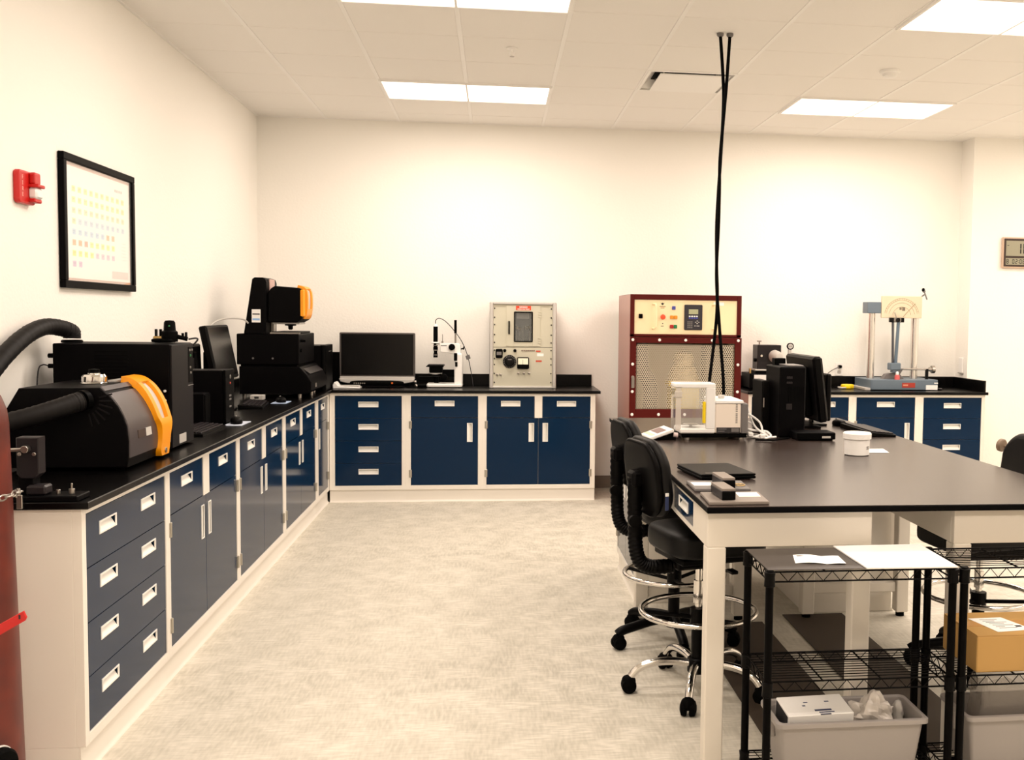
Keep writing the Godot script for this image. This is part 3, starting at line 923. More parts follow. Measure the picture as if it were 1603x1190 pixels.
	part("column_strip", MB.new().box(V(0.383, 1.68, 1.24), V(0.392, 1.765, 1.4), 0.003), mat(rgb(205, 170, 160), 0.5), o)
	part("warning_label", MB.new().box(V(0.285, 1.455, 1.495), V(0.345, 1.548, 1.4965), 0.0), M.paper, o)
	part("label_stripe", MB.new().box(V(0.29, 1.51, 1.4965), V(0.34, 1.518, 1.4972), 0.0), M.ink, o)
	part("label_stripe", MB.new().box(V(0.29, 1.47, 1.4965), V(0.34, 1.484, 1.4972), 0.0), mat(rgb(150, 190, 235), 0.6), o)
	part("rail", MB.new().box(V(0.386, 1.374, 1.3), V(0.41, 1.46, 1.36), 0.002), M.steel, o)
	var hp2 := P2([0.392, 1.456, 0.585, 1.456, 0.618, 1.475, 0.632, 1.505, 0.64, 1.6, 0.632, 1.69, 0.6, 1.705, 0.44, 1.716, 0.415, 1.7, 0.392, 1.67])
	part("head", MB.new().prism(hp2, 2, 1.14, 1.48, 0.01, 3), M.black, o)
	var fq := []
	var f0 := []
	var f1 := []
	for q: Array in lerp_path([[0.585, 1.712], [0.634, 1.69], [0.643, 1.6], [0.636, 1.52], [0.622, 1.488]], 4):
		fq.append(Vector2(q[0], q[1]))
		f0.append(1.2)
		f1.append(1.42)
	var hb := path_strip(fq.slice(0, 5), f0, f1, -0.008, 0.014)
	var g0 := []
	var g1 := []
	for q in fq:
		g0.append(1.25)
		g1.append(1.37)
	hb.v.append_array(path_strip(fq.slice(4, 11), f0, g0, -0.008, 0.014).v)
	hb.v.append_array(path_strip(fq.slice(4, 11), g1, f1, -0.008, 0.014).v)
	hb.v.append_array(path_strip(fq.slice(10), f0, f1, -0.008, 0.014).v)
	hb.box(V(0.612, 1.5, 1.42), V(0.641, 1.692, 1.482), 0.006)
	var hh := part("handle", hb, M.orange, o)
	part("window", path_strip(fq.slice(4, 11), g0, g1, -0.008, 0.003), M.lightgrey, hh)
	part("lens_plate", MB.new().box(V(0.41, 1.444, 1.2), V(0.6, 1.457, 1.42), 0.002), M.aluminium, o)
	part("objective", MB.new().lathe(V(0.517, 1.445, 1.32), Vector3.DOWN, [[0.0, 0.0], [0.04, 0.0], [0.04, 0.012], [0.017, 0.014], [0.016, 0.036], [0.01, 0.042], [0.0, 0.042]], 20), M.black2, o)
	for q: Array in [[0.22, 1.45], [0.3, 1.45], [0.6, 1.44], [0.64, 1.2], [0.22, 0.86], [0.6, 0.86]]:
		part("foot", MB.new().cyl(V(q[0], CT, q[1]), V(q[0], 0.948, q[1]), 0.014, 14), M.steel, o)

	o = thing("desktop_tower", "black desktop computer tower right of the optical profiler in the corner", "computer", V(0.53, CT, 0.6))
	part("case", MB.new().box(V(0.42, CT, 0.4), V(0.652, 1.27, 0.76), 0.004), M.black, o)
	part("front_bezel", MB.new().prism(rrect(0.63, 0.4, 0.676, 0.765, 0.02), 1, CT, 1.274, 0.004), M.black2, o)
	part("indicator", MB.new().box(V(0.676, 1.22, 0.5), V(0.678, 1.225, 0.62), 0.0), M.grey, o)
func back_bench() -> void:
	var o: Node3D
	o = thing("monitor", "black flat panel standing in the corner behind the white keyboard", "monitor", V(0.63, CT, 0.22))
	part("screen_case", MB.new().box(V(0.5, CT + 0.022, 0.12), V(0.722, 1.2, 0.155), 0.005), M.black2, o)
	part("screen", MB.new().box(V(0.51, CT + 0.035, 0.154), V(0.712, 1.19, 0.158), 0.001), M.screen, o)
	part("base", MB.new().box(V(0.53, CT, 0.07), V(0.7, CT + 0.014, 0.2), 0.004).box(V(0.59, CT + 0.01, 0.1), V(0.64, CT + 0.05, 0.13), 0.003), M.black2, o)
	o = thing("keyboard", "white compact keyboard with upturned left end in the counter corner", "keyboard", V(0.74, CT, 0.44))
	part("body", MB.new().prism(P2([0.69, CT, 0.9, CT, 0.902, CT + 0.01, 0.73, CT + 0.022, 0.71, CT + 0.05, 0.698, CT + 0.052, 0.686, CT + 0.03]), 2, 0.36, 0.5, 0.004), M.white, o)
	for k in 5: part("key_row", MB.new().box(V(0.74, CT + 0.012, 0.372 + k * 0.025), V(0.89, CT + 0.023, 0.39 + k * 0.025), 0.001), M.lightgrey, o)

	o = thing("desktop_monitor", "wide black desktop monitor with silver chin and speaker bar", "monitor", V(1.015, CT, 0.25))
	part("bezel", MB.new().box(V(0.706, 0.995, 0.2), V(1.325, 1.368, 0.25), 0.006), mat(rgb(72, 66, 64), 0.3), o)
	part("screen", MB.new().box(V(0.72, 1.012, 0.249), V(1.311, 1.356, 0.2525), 0.001), M.screen, o)
	part("silver_strip", MB.new().box(V(0.708, 0.978, 0.205), V(1.323, 1.0, 0.256), 0.004), M.aluminium, o)
	var bar := PackedVector2Array()
	for k in 17:
		var t := -1.0 + k / 8.0
		bar.append(Vector2(1.015 + t * 0.3, 0.958 - 0.036 * (1.0 - t * t)))
	for k in 17:
		var t := 1.0 - k / 8.0
		bar.append(Vector2(1.015 + t * 0.31, 0.982 - 0.002 * (1.0 - t * t)))
	part("silver_arc", MB.new().prism(bar, 2, 0.2, 0.28, 0.004), M.aluminium, o)
	part("speaker_bar", MB.new().ell(V(1.015, 0.946, 0.235), V(0.27, 0.028, 0.055), 0.55), M.black2, o)
	part("stand", MB.new().box(V(0.9, CT + 0.002, 0.17), V(1.13, 1.1, 0.2), 0.005), M.black, o)
	part("base", MB.new().prism(rrect(0.78, 0.12, 1.25, 0.34, 0.06), 1, CT, CT + 0.012, 0.003), M.black, o)
	part("indicator", MB.new().cyl(V(1.14, 0.948, 0.288), V(1.14, 0.948, 0.292), 0.008, 12), mat(rgb(255, 120, 40), 0.3), o)
	for k in 6: part("button", MB.new().cyl(V(0.83 + k * 0.017, 0.945, 0.284), V(0.83 + k * 0.017, 0.945, 0.29), 0.006, 10), M.steel, o)
	part("side_knob", MB.new().cyl(V(1.318, 0.955, 0.23), V(1.335, 0.955, 0.23), 0.014, 14), M.steel, o)

	# the microscope
	o = thing("microscope", "white upright microscope with black camera tube and black stage", "microscope", V(1.58, CT, 0.24))
	part("base", MB.new().prism(rrect(1.425, 0.1, 1.722, 0.34, 0.02), 1, CT + 0.004, 0.945, 0.006), M.white, o)
	part("column", MB.new().box(V(1.655, 0.94, 0.13), V(1.722, 1.2, 0.31), 0.008), M.white, o)
	part("arm", MB.new().prism(P2([1.535, 1.212, 1.6, 1.205, 1.655, 1.19, 1.71, 1.19, 1.705, 1.27, 1.68, 1.286, 1.535, 1.286]), 2, 0.16, 0.27, 0.008, 2), M.white, o)
	part("brace", MB.new().prism(P2([1.535, 0.94, 1.66, 0.94, 1.66, 1.08, 1.6, 1.13, 1.575, 1.19, 1.66, 1.2, 1.655, 1.1, 1.66, 0.95]), 2, 0.21, 0.225, 0.001), M.white, o)
	part("label_strip", MB.new().box(V(1.54, 1.262, 0.27), V(1.59, 1.268, 0.2715), 0.0), M.ink, o)
	for q: Array in [[1.633, 1.254, 0.27], [1.57, 1.0, 0.29]]:
		part("focus_knob", MB.new().lathe(V(q[0], q[1], q[2]), V(0, 0, 1), [[0.0, 0.0], [0.025, 0.0], [0.027, 0.006], [0.027, 0.026], [0.022, 0.03], [0.0, 0.03]], 24), M.black2, o)
	part("rack_post", MB.new().cyl(V(1.66, 1.28, 0.21), V(1.66, 1.38, 0.21), 0.008, 14), M.steel, o)
	part("post_sleeve", MB.new().cyl(V(1.66, 1.37, 0.21), V(1.66, 1.482, 0.21), 0.011, 16), M.black2, o)
	part("latch", MB.new().box(V(1.652, 1.14, 0.309), V(1.68, 1.205, 0.325), 0.006).box(V(1.662, 1.09, 0.309), V(1.682, 1.13, 0.318), 0.002), M.black2, o)
	part("side_screw", MB.new().cyl(V(1.7, 1.235, 0.25), V(1.735, 1.245, 0.25), 0.006, 10).cyl(V(1.727, 1.232, 0.25), V(1.735, 1.262, 0.25), 0.006, 10), M.black2, o)
	part("tube_ring", MB.new().lathe(V(1.494, 1.282, 0.22), Vector3.UP, [[0.0, 0.0], [0.03, 0.0], [0.04, 0.006], [0.034, 0.012], [0.0, 0.014]], 24).box(V(1.5, 1.268, 0.205), V(1.56, 1.286, 0.235), 0.003), M.white, o)
	part("eyepiece_pin", MB.new().cyl(V(1.552, 1.28, 0.215), V(1.552, 1.36, 0.215), 0.003, 8).cyl(V(1.552, 1.286, 0.215), V(1.552, 1.302, 0.215), 0.009, 12), M.steel, o)
	part("camera_tube", MB.new().cyl(V(1.494, 1.294, 0.22), V(1.494, 1.425, 0.22), 0.0185, 20), M.black2, o)
	part("camera_cap", MB.new().lathe(V(1.494, 1.425, 0.22), Vector3.UP, [[0.018, 0.0], [0.0185, 0.006], [0.012, 0.02], [0.0, 0.02]], 20), M.white, o)
	var ob := part("objective", MB.new().lathe(V(1.494, 1.283, 0.22), Vector3.DOWN, [[0.0, 0.0], [0.016, 0.0], [0.016, 0.03], [0.019, 0.032], [0.019, 0.06], [0.015, 0.062], [0.015, 0.085], [0.018, 0.087], [0.018, 0.12], [0.0, 0.12]], 20), M.black2, o)
	for y: float in [1.265, 1.225, 1.185]: part("ring", MB.new().cyl(V(1.494, y - 0.004, 0.22), V(1.494, y + 0.004, 0.22), 0.0195, 20), M.steel, ob)
	part("stage", MB.new().box(V(1.43, 1.086, 0.13), V(1.566, 1.103, 0.31), 0.003).box(V(1.415, 1.082, 0.2), V(1.44, 1.09, 0.23), 0.001), M.black2, o)
	part("stage_block", MB.new().box(V(1.445, 1.035, 0.17), V(1.555, 1.088, 0.28), 0.006).box(V(1.55, 1.0, 0.19), V(1.66, 1.06, 0.23), 0.003), M.black2, o)
	part("condenser", MB.new().lathe(V(1.49, 1.036, 0.22), Vector3.DOWN, [[0.0, 0.0], [0.05, 0.0], [0.05, 0.01], [0.02, 0.016], [0.0, 0.016]], 20), M.white, o)
	part("lamp_arm", MB.new().box(V(1.35, 0.96, 0.17), V(1.54, 1.0, 0.2), 0.004).cyl(V(1.5, 0.94, 0.2), V(1.5, 1.0, 0.2), 0.02, 14), M.black2, o)
	for q: Array in [[1.45, 0.13], [1.45, 0.31], [1.7, 0.13], [1.7, 0.31]]: part("foot", MB.new().cyl(V(q[0], CT, q[1]), V(q[0], CT + 0.006, q[1]), 0.012, 12), M.rubber, o)
	var cb := thing("camera_cable", "thin black cable curving from the microscope camera down past its column", "cable", V(1.7, CT, 0.2))
	part("cord", MB.new().tube(spline([V(1.494, 1.45, 0.22), V(1.496, 1.478, 0.22), V(1.525, 1.495, 0.22), V(1.575, 1.47, 0.21), V(1.64, 1.4, 0.17), V(1.71, 1.3, 0.14), V(1.757, 1.19, 0.16), V(1.78, 1.1, 0.18), V(1.8, 0.99, 0.18), V(1.81, CT + 0.004, 0.2)], 8), 0.0032, 8), M.ink, cb)
	part("inline_box", MB.new().box(V(-0.018, -0.018, -0.01), V(0.018, 0.018, 0.01), 0.003, Transform3D(Basis(V(0, 0, 1), 0.35), V(1.765, 1.165, 0.175))), M.grey, cb)
	o = thing("lens_mount", "small black lens mount lying on the counter between monitor and microscope", "lens mount", V(1.36, CT, 0.35))
	part("barrel", MB.new().cyl(V(1.34, CT + 0.017, 0.37), V(1.42, CT + 0.017, 0.33), 0.014, 16), M.black2, o)
	part("ring", MB.new().cyl(V(1.336, CT + 0.017, 0.372), V(1.348, CT + 0.017, 0.366), 0.0155, 16), M.steel, o)

	# the cream test box
	o = thing("test_cabinet", "cream rack test box with round dial, meter and viewing window", "test equipment", V(2.227, CT, 0.23))
	var Z := 0.385
	part("frame", MB.new().box(V(1.948, CT, 0.06), V(1.98, 1.638, 0.4), 0.006).box(V(2.474, CT, 0.06), V(2.507, 1.638, 0.4), 0.006).box(V(1.978, 1.618, 0.06), V(2.476, 1.638, 0.4), 0.004).box(V(1.978, CT, 0.06), V(2.476, 0.934, 0.4), 0.004).box(V(1.978, 0.93, 0.06), V(2.476, 1.62, 0.075), 0.0), M.aluminium, o)
	part("upper_panel", MB.new().box(V(1.98, 1.262, Z - 0.02), V(2.15, 1.618, Z), 0.001).box(V(2.308, 1.262, Z - 0.02), V(2.474, 1.618, Z), 0.001).box(V(2.15, 1.262, Z - 0.02), V(2.308, 1.308, Z), 0.0).box(V(2.15, 1.56, Z - 0.02), V(2.308, 1.618, Z), 0.0), M.cream, o)
	part("lower_panel", MB.new().box(V(1.98, 0.934, Z - 0.02), V(2.474, 1.258, Z), 0.001), M.cream, o)
	var dr := part("access_door", MB.new().box(V(2.086, 1.27, Z), V(2.152, 1.612, Z + 0.006), 0.001).box(V(2.306, 1.27, Z), V(2.37, 1.612, Z + 0.006), 0.001).box(V(2.152, 1.27, Z), V(2.306, 1.31, Z + 0.006), 0.0).box(V(2.152, 1.556, Z), V(2.306, 1.612, Z + 0.006), 0.0), M.cream, o)
	part("window_gasket", MB.new().torus(V(2.229, 1.433, Z + 0.006), V(0, 0, 1), 0.001, 0.0005, 6, 4).box(V(2.15, 1.308, Z - 0.002), V(2.16, 1.558, Z + 0.012), 0.004).box(V(2.298, 1.308, Z - 0.002), V(2.308, 1.558, Z + 0.012), 0.004).box(V(2.152, 1.305, Z - 0.002), V(2.306, 1.315, Z + 0.012), 0.004).box(V(2.152, 1.55, Z - 0.002), V(2.306, 1.56, Z + 0.012), 0.004), M.rubber, dr)
	part("window_glass", MB.new().box(V(2.158, 1.312, Z), V(2.3, 1.554, Z + 0.004), 0.0), M.glass, dr)
	part("door_pull", MB.new().box(V(2.104, 1.37, Z + 0.006), V(2.116, 1.48, Z + 0.03), 0.004), M.black2, dr)
	for y: float in [1.56, 1.54, 1.52, 1.34, 1.32, 1.30]: part("hinge", MB.new().box(V(2.352, y - 0.008, Z + 0.006), V(2.376, y + 0.006, Z + 0.01), 0.001), M.cream, dr)
	# what shows inside the window
	part("chamber_back", MB.new().box(V(2.1, 1.28, 0.16), V(2.36, 1.6, 0.17), 0.0), mat(rgb(34, 32, 30), 0.5, 0.0, 0.2), o)
	part("chamber_plate", MB.new().box(V(2.175, 1.5, 0.29), V(2.28, 1.55, 0.3), 0.001), M.grey, o)
	part("electrode", MB.new().lathe(V(2.17, 1.425, 0.26), V(1, -0.25, 0), [[0.0, 0.0], [0.016, 0.006], [0.008, 0.02], [0.018, 0.04], [0.0, 0.05]], 14).lathe(V(2.29, 1.43, 0.26), V(-1, -0.25, 0), [[0.0, 0.0], [0.016, 0.006], [0.008, 0.02], [0.018, 0.04], [0.0, 0.05]], 14), M.brass, o)
	for x: float in [2.172, 2.2, 2.23, 2.285]: part("terminal_rod", MB.new().cyl(V(x, 1.3, 0.27), V(x, 1.4, 0.27), 0.004, 8), M.steel, o)
	var dg := part("danger_sign", MB.new().box(V(2.166, 1.572, Z + 0.006), V(2.292, 1.608, Z + 0.008), 0.0), mat(rgb(226, 70, 34), 0.5), o)
	text("DANGER", 0.012, M.paper, dg, V(2.229, 1.597, Z + 0.0085))
	text("HIGH VOLTAGE", 0.010, M.paper, dg, V(2.229, 1.58, Z + 0.0085))
	part("panel_gap", MB.new().box(V(1.98, 1.257, Z - 0.02), V(2.474, 1.263, Z - 0.006), 0.0), M.ink, o)
	for y: float in [1.585, 1.51, 1.45, 1.365, 1.3, 1.235, 1.165, 1.115, 1.04, 0.965]:
		for x: float in [1.99, 2.463]: part("screw", MB.new().cyl(V(x, y, Z), V(x, y, Z + 0.004), 0.006, 10), M.ink, o)
	part("switch_block", MB.new().prism(rrect(1.999, 1.17, 2.058, 1.246, 0.012), 2, Z, Z + 0.03, 0.006), M.black2, o)
	part("switch_face", MB.new().box(V(2.008, 1.195, Z + 0.03), V(2.048, 1.222, Z + 0.032), 0.001), M.grey, o)
	for x: float in [2.075, 2.16]: part("small_knob", MB.new().lathe(V(x, 1.232, Z), V(0, 0, 1), [[0.0, 0.0], [0.014, 0.0], [0.011, 0.018], [0.0, 0.018]], 14), M.black2, o)
	var dl := part("dial", MB.new().lathe(V(2.116, 1.14, Z), V(0, 0, 1), [[0.0, 0.0], [0.056, 0.0], [0.056, 0.006], [0.04, 0.01], [0.036, 0.03], [0.03, 0.034], [0.0, 0.034]], 40), M.dial, o)
	for k in 20:
		var a := TAU * k / 20
		part("dial_mark", MB.new().box(V(-0.004, -0.0012, 0), V(0.004, 0.0012, 0.0008), 0.0, Transform3D(Basis(V(0, 0, 1), a), V(2.116 + cos(a) * 0.047, 1.14 + sin(a) * 0.047, Z + 0.009))), M.lightgrey, dl)
	part("dial_grip", MB.new().box(V(2.1, 1.155, Z + 0.033), V(2.132, 1.162, Z + 0.036), 0.0005), M.grey, dl)
	var mt := part("meter", MB.new().box(V(2.178, 1.08, Z), V(2.278, 1.178, Z + 0.03), 0.008), M.black2, o)
	part("meter_face", MB.new().box(V(2.186, 1.118, Z + 0.0295), V(2.27, 1.17, Z + 0.031), 0.001), mat(rgb(250, 244, 222), 0.5), mt)
	part("needle", MB.new().box(V(2.226, 1.118, Z + 0.031), V(2.228, 1.158, Z + 0.032), 0.0), M.ink, mt)
	for k in 7: part("jack", MB.new().cyl(V(2.22 + k * 0.0165, 1.233, Z), V(2.22 + k * 0.0165, 1.233, Z + 0.006), 0.006, 10), mat(rgb(90, 60, 40), 0.4), o)
	part("orange_tag", MB.new().box(V(2.337, 1.222, Z), V(2.375, 1.235, Z + 0.0015), 0.0).box(V(2.335, 1.138, Z), V(2.385, 1.152, Z + 0.0015), 0.0), mat(rgb(200, 84, 60), 0.5), o)
	part("white_tag", MB.new().box(V(2.345, 1.187, Z), V(2.4, 1.21, Z + 0.0015), 0.0), M.paper, o)
	for q: Array in [[2.013, 1.03], [2.042, 1.03], [2.19, 1.043], [2.236, 1.043], [2.28, 1.043]]: part("terminal", MB.new().lathe(V(q[0], q[1], Z), V(0, 0, 1), [[0.0, 0.0], [0.01, 0.0], [0.01, 0.006], [0.005, 0.008], [0.005, 0.02], [0.0, 0.02]], 12), M.steel, o)

func furnace() -> void:
	var o := thing("furnace_cabinet", "tall maroon furnace cabinet with cream control panel and perforated door", "furnace", V(3.52, 0, 0.5))
	var x0 := 3.066
	var x1 := 3.975
	var z0 := 0.12
	var z1 := 0.9
	part("side_panel", MB.new().box(V(x0, 0.0, z0), V(x0 + 0.02, 1.708, z1 - 0.02), 0.002).box(V(x1 - 0.02, 0.0, z0), V(x1, 1.708, z1 - 0.02), 0.002), M.maroon_sheen, o)
	part("back_panel", MB.new().box(V(x0 + 0.02, 0.0, z0), V(x1 - 0.02, 1.69, z0 + 0.02), 0.0), M.lightgrey, o)
	part("top_panel", MB.new().box(V(x0 + 0.001, 1.69, z0 + 0.001), V(x1 - 0.001, 1.71, z1 - 0.018), 0.002), M.maroon, o)
	part("front_frame", MB.new().box(V(x0, 1.372, z1 - 0.02), V(x0 + 0.034, 1.71, z1), 0.002).box(V(x1 - 0.036, 1.372, z1 - 0.02), V(x1, 1.71, z1), 0.002).box(V(x0 + 0.034, 1.668, z1 - 0.02), V(x1 - 0.036, 1.71, z1), 0.002).box(V(x0, 1.372, z1 - 0.02), V(x1, 1.392, z1), 0.002), M.maroon, o)
	var cp := part("control_panel", MB.new().box(V(x0 + 0.034, 1.392, z1 - 0.03), V(x1 - 0.036, 1.668, z1 - 0.008), 0.001), M.cream2, o)
	var Z := z1 - 0.008
	part("switch", MB.new().box(V(3.135, 1.518, Z), V(3.166, 1.553, Z + 0.012), 0.003), M.black2, cp)
	for x: float in [3.263, 3.752]:
		part("panel_handle", MB.new().tube([V(x - 0.012, 1.632, Z), V(x, 1.632, Z + 0.045), V(x + 0.004, 1.62, Z + 0.055), V(x + 0.004, 1.45, Z + 0.055), V(x, 1.438, Z + 0.045), V(x - 0.012, 1.438, Z)], 0.008, 10), M.cream2, cp)
	# a small dark emblem: two spread wings over a line of letters
	part("emblem", MB.new().prism(P2([3.312, 1.645, 3.318, 1.631, 3.327, 1.626, 3.336, 1.631, 3.342, 1.645, 3.334, 1.639, 3.329, 1.645, 3.325, 1.645, 3.32, 1.639]), 2, Z, Z + 0.001, 0.0), M.ink, cp)
	part("emblem_line", MB.new().box(V(3.303, 1.612, Z), V(3.352, 1.617, Z + 0.001), 0.0).box(V(3.312, 1.601, Z), V(3.343, 1.605, Z + 0.001), 0.0), mat(rgb(150, 110, 80), 0.6), cp)
	part("stop_button", MB.new().lathe(V(3.328, 1.531, Z), V(0, 0, 1), [[0.0, 0.0], [0.012, 0.0], [0.012, 0.016], [0.02, 0.018], [0.021, 0.026], [0.016, 0.032], [0.0, 0.034]], 22), mat(rgb(232, 84, 48), 0.35), cp)
	part("key_switch", MB.new().cyl(V(3.33, 1.478, Z), V(3.33, 1.478, Z + 0.003), 0.004, 10).box(V(3.316, 1.455, Z), V(3.338, 1.46, Z + 0.001), 0.0), M.ink, cp)
	part("blue_lamp", MB.new().box(V(3.404, 1.59, Z), V(3.432, 1.618, Z + 0.012), 0.003), mat(rgb(66, 74, 158), 0.35), cp)
	for x: float in [3.389, 3.42]: part("amber_button", MB.new().box(V(x, 1.516, Z), V(x + 0.028, 1.543, Z + 0.012), 0.003), mat(rgb(226, 140, 30), 0.35), cp)
	part("red_button", MB.new().box(V(3.389, 1.44, Z), V(3.417, 1.468, Z + 0.012), 0.003), mat(rgb(170, 24, 24), 0.35), cp)
	part("green_button", MB.new().box(V(3.42, 1.44, Z), V(3.447, 1.468, Z + 0.012), 0.003), mat(rgb(24, 120, 70), 0.35), cp)
	var kp := part("controller", MB.new().prism(rrect(3.505, 1.428, 3.652, 1.632, 0.008), 2, Z, Z + 0.012, 0.003), mat(rgb(34, 30, 40), 0.4), cp)
	part("display", MB.new().box(V(3.54, 1.556, Z + 0.0115), V(3.617, 1.595, Z + 0.0135), 0.0005), mat(rgb(166, 168, 134), 0.4), kp)
	for r in 2:
		for k in 4: part("function_key", MB.new().box(V(3.541 + k * 0.0195, 1.533 - r * 0.014, Z + 0.0115), V(3.555 + k * 0.0195, 1.543 - r * 0.014, Z + 0.0135), 0.0005), M.paper if r == 0 else mat(rgb(60, 70, 170), 0.4), kp)
	for r in 4:
		for k in 3: part("number_key", MB.new().box(V(3.53 + k * 0.015, 1.488 - r * 0.015, Z + 0.0115), V(3.541 + k * 0.015, 1.498 - r * 0.015, Z + 0.0135), 0.0005), M.grey, kp)
	for q: Array in [[3.605, 1.498], [3.592, 1.488], [3.618, 1.488], [3.605, 1.478], [3.587, 1.458], [3.605, 1.458], [3.618, 1.458]]: part("arrow_key", MB.new().box(V(q[0], q[1], Z + 0.0115), V(q[0] + 0.01, q[1] + 0.007, Z + 0.0135), 0.0005), M.lightgrey, kp)
	part("sticker", MB.new().box(V(3.745, 1.628, Z), V(3.83, 1.655, Z + 0.001), 0.0), M.paper, cp)
	# door with perforated sheet
	var d := part("door_frame", MB.new().box(V(x0, 0.715, z1), V(x0 + 0.05, 1.368, z1 + 0.012), 0.002).box(V(x1 - 0.052, 0.715, z1), V(x1 + 0.003, 1.368, z1 + 0.012), 0.002).box(V(x0 + 0.05, 1.322, z1), V(x1 - 0.052, 1.368, z1 + 0.012), 0.001).box(V(x0 + 0.05, 0.715, z1), V(x1 - 0.052, 0.79, z1 + 0.012), 0.001), M.maroon, o)
	for x: float in [3.088, 3.304, 3.517, 3.735, 3.95]:
		for y: float in [1.346, 0.745]: part("screw", MB.new().lathe(V(x, y, z1 + 0.012), V(0, 0, 1), [[0.012, 0.0], [0.01, 0.004], [0.0, 0.006]], 14), M.white, d)
	for x: float in [3.088, 3.95]:
		for y: float in [1.15, 0.93]: part("screw", MB.new().lathe(V(x, y, z1 + 0.012), V(0, 0, 1), [[0.012, 0.0], [0.01, 0.004], [0.0, 0.006]], 14), M.white, d)
	part("door_latch", MB.new().box(V(3.078, 0.96, z1 + 0.012), V(3.104, 1.04, z1 + 0.026), 0.004).cyl(V(3.09, 1.045, z1 + 0.012), V(3.09, 1.045, z1 + 0.03), 0.013, 16), M.steel, d)
	# hexagonal lattice of round holes in the sheet
	var sh := MB.new()
	var px := 0.0176
	var py := px * 0.866
	var zz := z1 + 0.004
	var rows := int(0.532 / py)
	var cols := int(0.807 / px)
	for r in rows:
		for k in cols:
			var c := V(x0 + 0.05 + px * (k + 0.5 + (0.5 if r % 2 else 0.0)), 0.79 + py * (r + 0.5), zz)
			if c.x > x1 - 0.055: continue
			for e in 6:
				var a := PI / 6 + PI / 3 * e
				var b := a + PI / 3
				var R := px / sqrt(3.0)
				var rh := 0.0069
				var pa := V(cos(a), sin(a), 0)
				var pb := V(cos(b), sin(b), 0)
				sh.v.append_array([c + pa * R, c + pb * rh, c + pb * R, c + pa * R, c + pa * rh, c + pb * rh])
	part("perforated_sheet", sh, mat(rgb(206, 194, 174), 0.45, 0.2), d)
	# what stands inside
	part("inner_wall", MB.new().box(V(x0 + 0.021, 0.7, 0.2), V(x0 + 0.03, 1.35, z1 - 0.03), 0.0).box(V(x1 - 0.03, 0.7, 0.2), V(x1 - 0.021, 1.35, z1 - 0.03), 0.0).box(V(x0 + 0.03, 0.7, 0.2), V(x1 - 0.03, 1.35, 0.21), 0.0), mat(rgb(196, 180, 156), 0.6), o)
	part("shelf_plate", MB.new().box(V(x0 + 0.021, 0.7, 0.15), V(x1 - 0.021, 0.72, z1 - 0.03), 0.0).box(V(x0 + 0.021, 1.355, 0.15), V(x1 - 0.021, 1.37, z1 - 0.03), 0.0), mat(rgb(120, 108, 92), 0.6), o)
	part("pump", MB.new().lathe(V(3.56, 1.0, 0.6), Vector3.UP, [[0.0, 0.0], [0.13, 0.0], [0.13, 0.05], [0.11, 0.055], [0.11, 0.1], [0.08, 0.13], [0.085, 0.2], [0.07, 0.23], [0.0, 0.25]], 28), mat(rgb(232, 214, 170), 0.5), o)
	part("pump_base", MB.new().box(V(3.44, 0.72, 0.5), V(3.68, 0.96, 0.7), 0.01).box(V(3.42, 0.96, 0.5), V(3.7, 1.0, 0.7), 0.004), M.yellow, o)
	part("duct", MB.new().tube(spline([V(3.2, 1.33, 0.55), V(3.22, 1.1, 0.5), V(3.3, 0.95, 0.45), V(3.3, 0.73, 0.45)], 6), 0.06, 14), mat(rgb(120, 116, 112), 0.5), o)
	part("column", MB.new().box(V(3.75, 0.725, 0.4), V(3.88, 1.3, 0.6), 0.01), mat(rgb(130, 124, 116), 0.5), o)
	part("plinth", MB.new().box(V(x0, 0.0, z1 - 0.02), V(x1, 0.712, z1), 0.002), M.maroon, o)
func seg_digits(s: String, x: float, y: float, z: float, h: float, parent: Node, m: Material) -> void:
	# seven-segment figures
	var on := {"0": "abcdef", "1": "bc", "2": "abged", "3": "abgcd", "4": "fgbc", "5": "afgcd", "6": "afgcde", "7": "abc", "8": "abcdefg", "9": "abcdfg", "-": "g"}
	var w := h * 0.5
	var t := h * 0.13
	for ch in s:
		if ch == ":":
			part("colon", MB.new().box(V(x, y + h * 0.25, z), V(x + t, y + h * 0.25 + t, z + 0.0006), 0.0).box(V(x, y + h * 0.65, z), V(x + t, y + h * 0.65 + t, z + 0.0006), 0.0), m, parent)
			x += t * 2.5
			continue
		var b := MB.new()
		for c: String in on.get(ch, ""):
			var r: Array = {"a": [t, h - t, w - t, h], "g": [t, h / 2 - t / 2, w - t, h / 2 + t / 2], "d": [t, 0.0, w - t, t], "f": [0.0, h / 2, t, h - t / 2], "e": [0.0, t / 2, t, h / 2 - t / 4], "b": [w - t, h / 2, w, h - t / 2], "c": [w - t, t / 2, w, h / 2 - t / 4]}[c]
			b.box(V(x + r[0], y + r[1], z), V(x + r[2], y + r[3], z + 0.0006), 0.0)
		if b.v.size(): part("figure", b, m, parent)
		x += w + h * 0.17

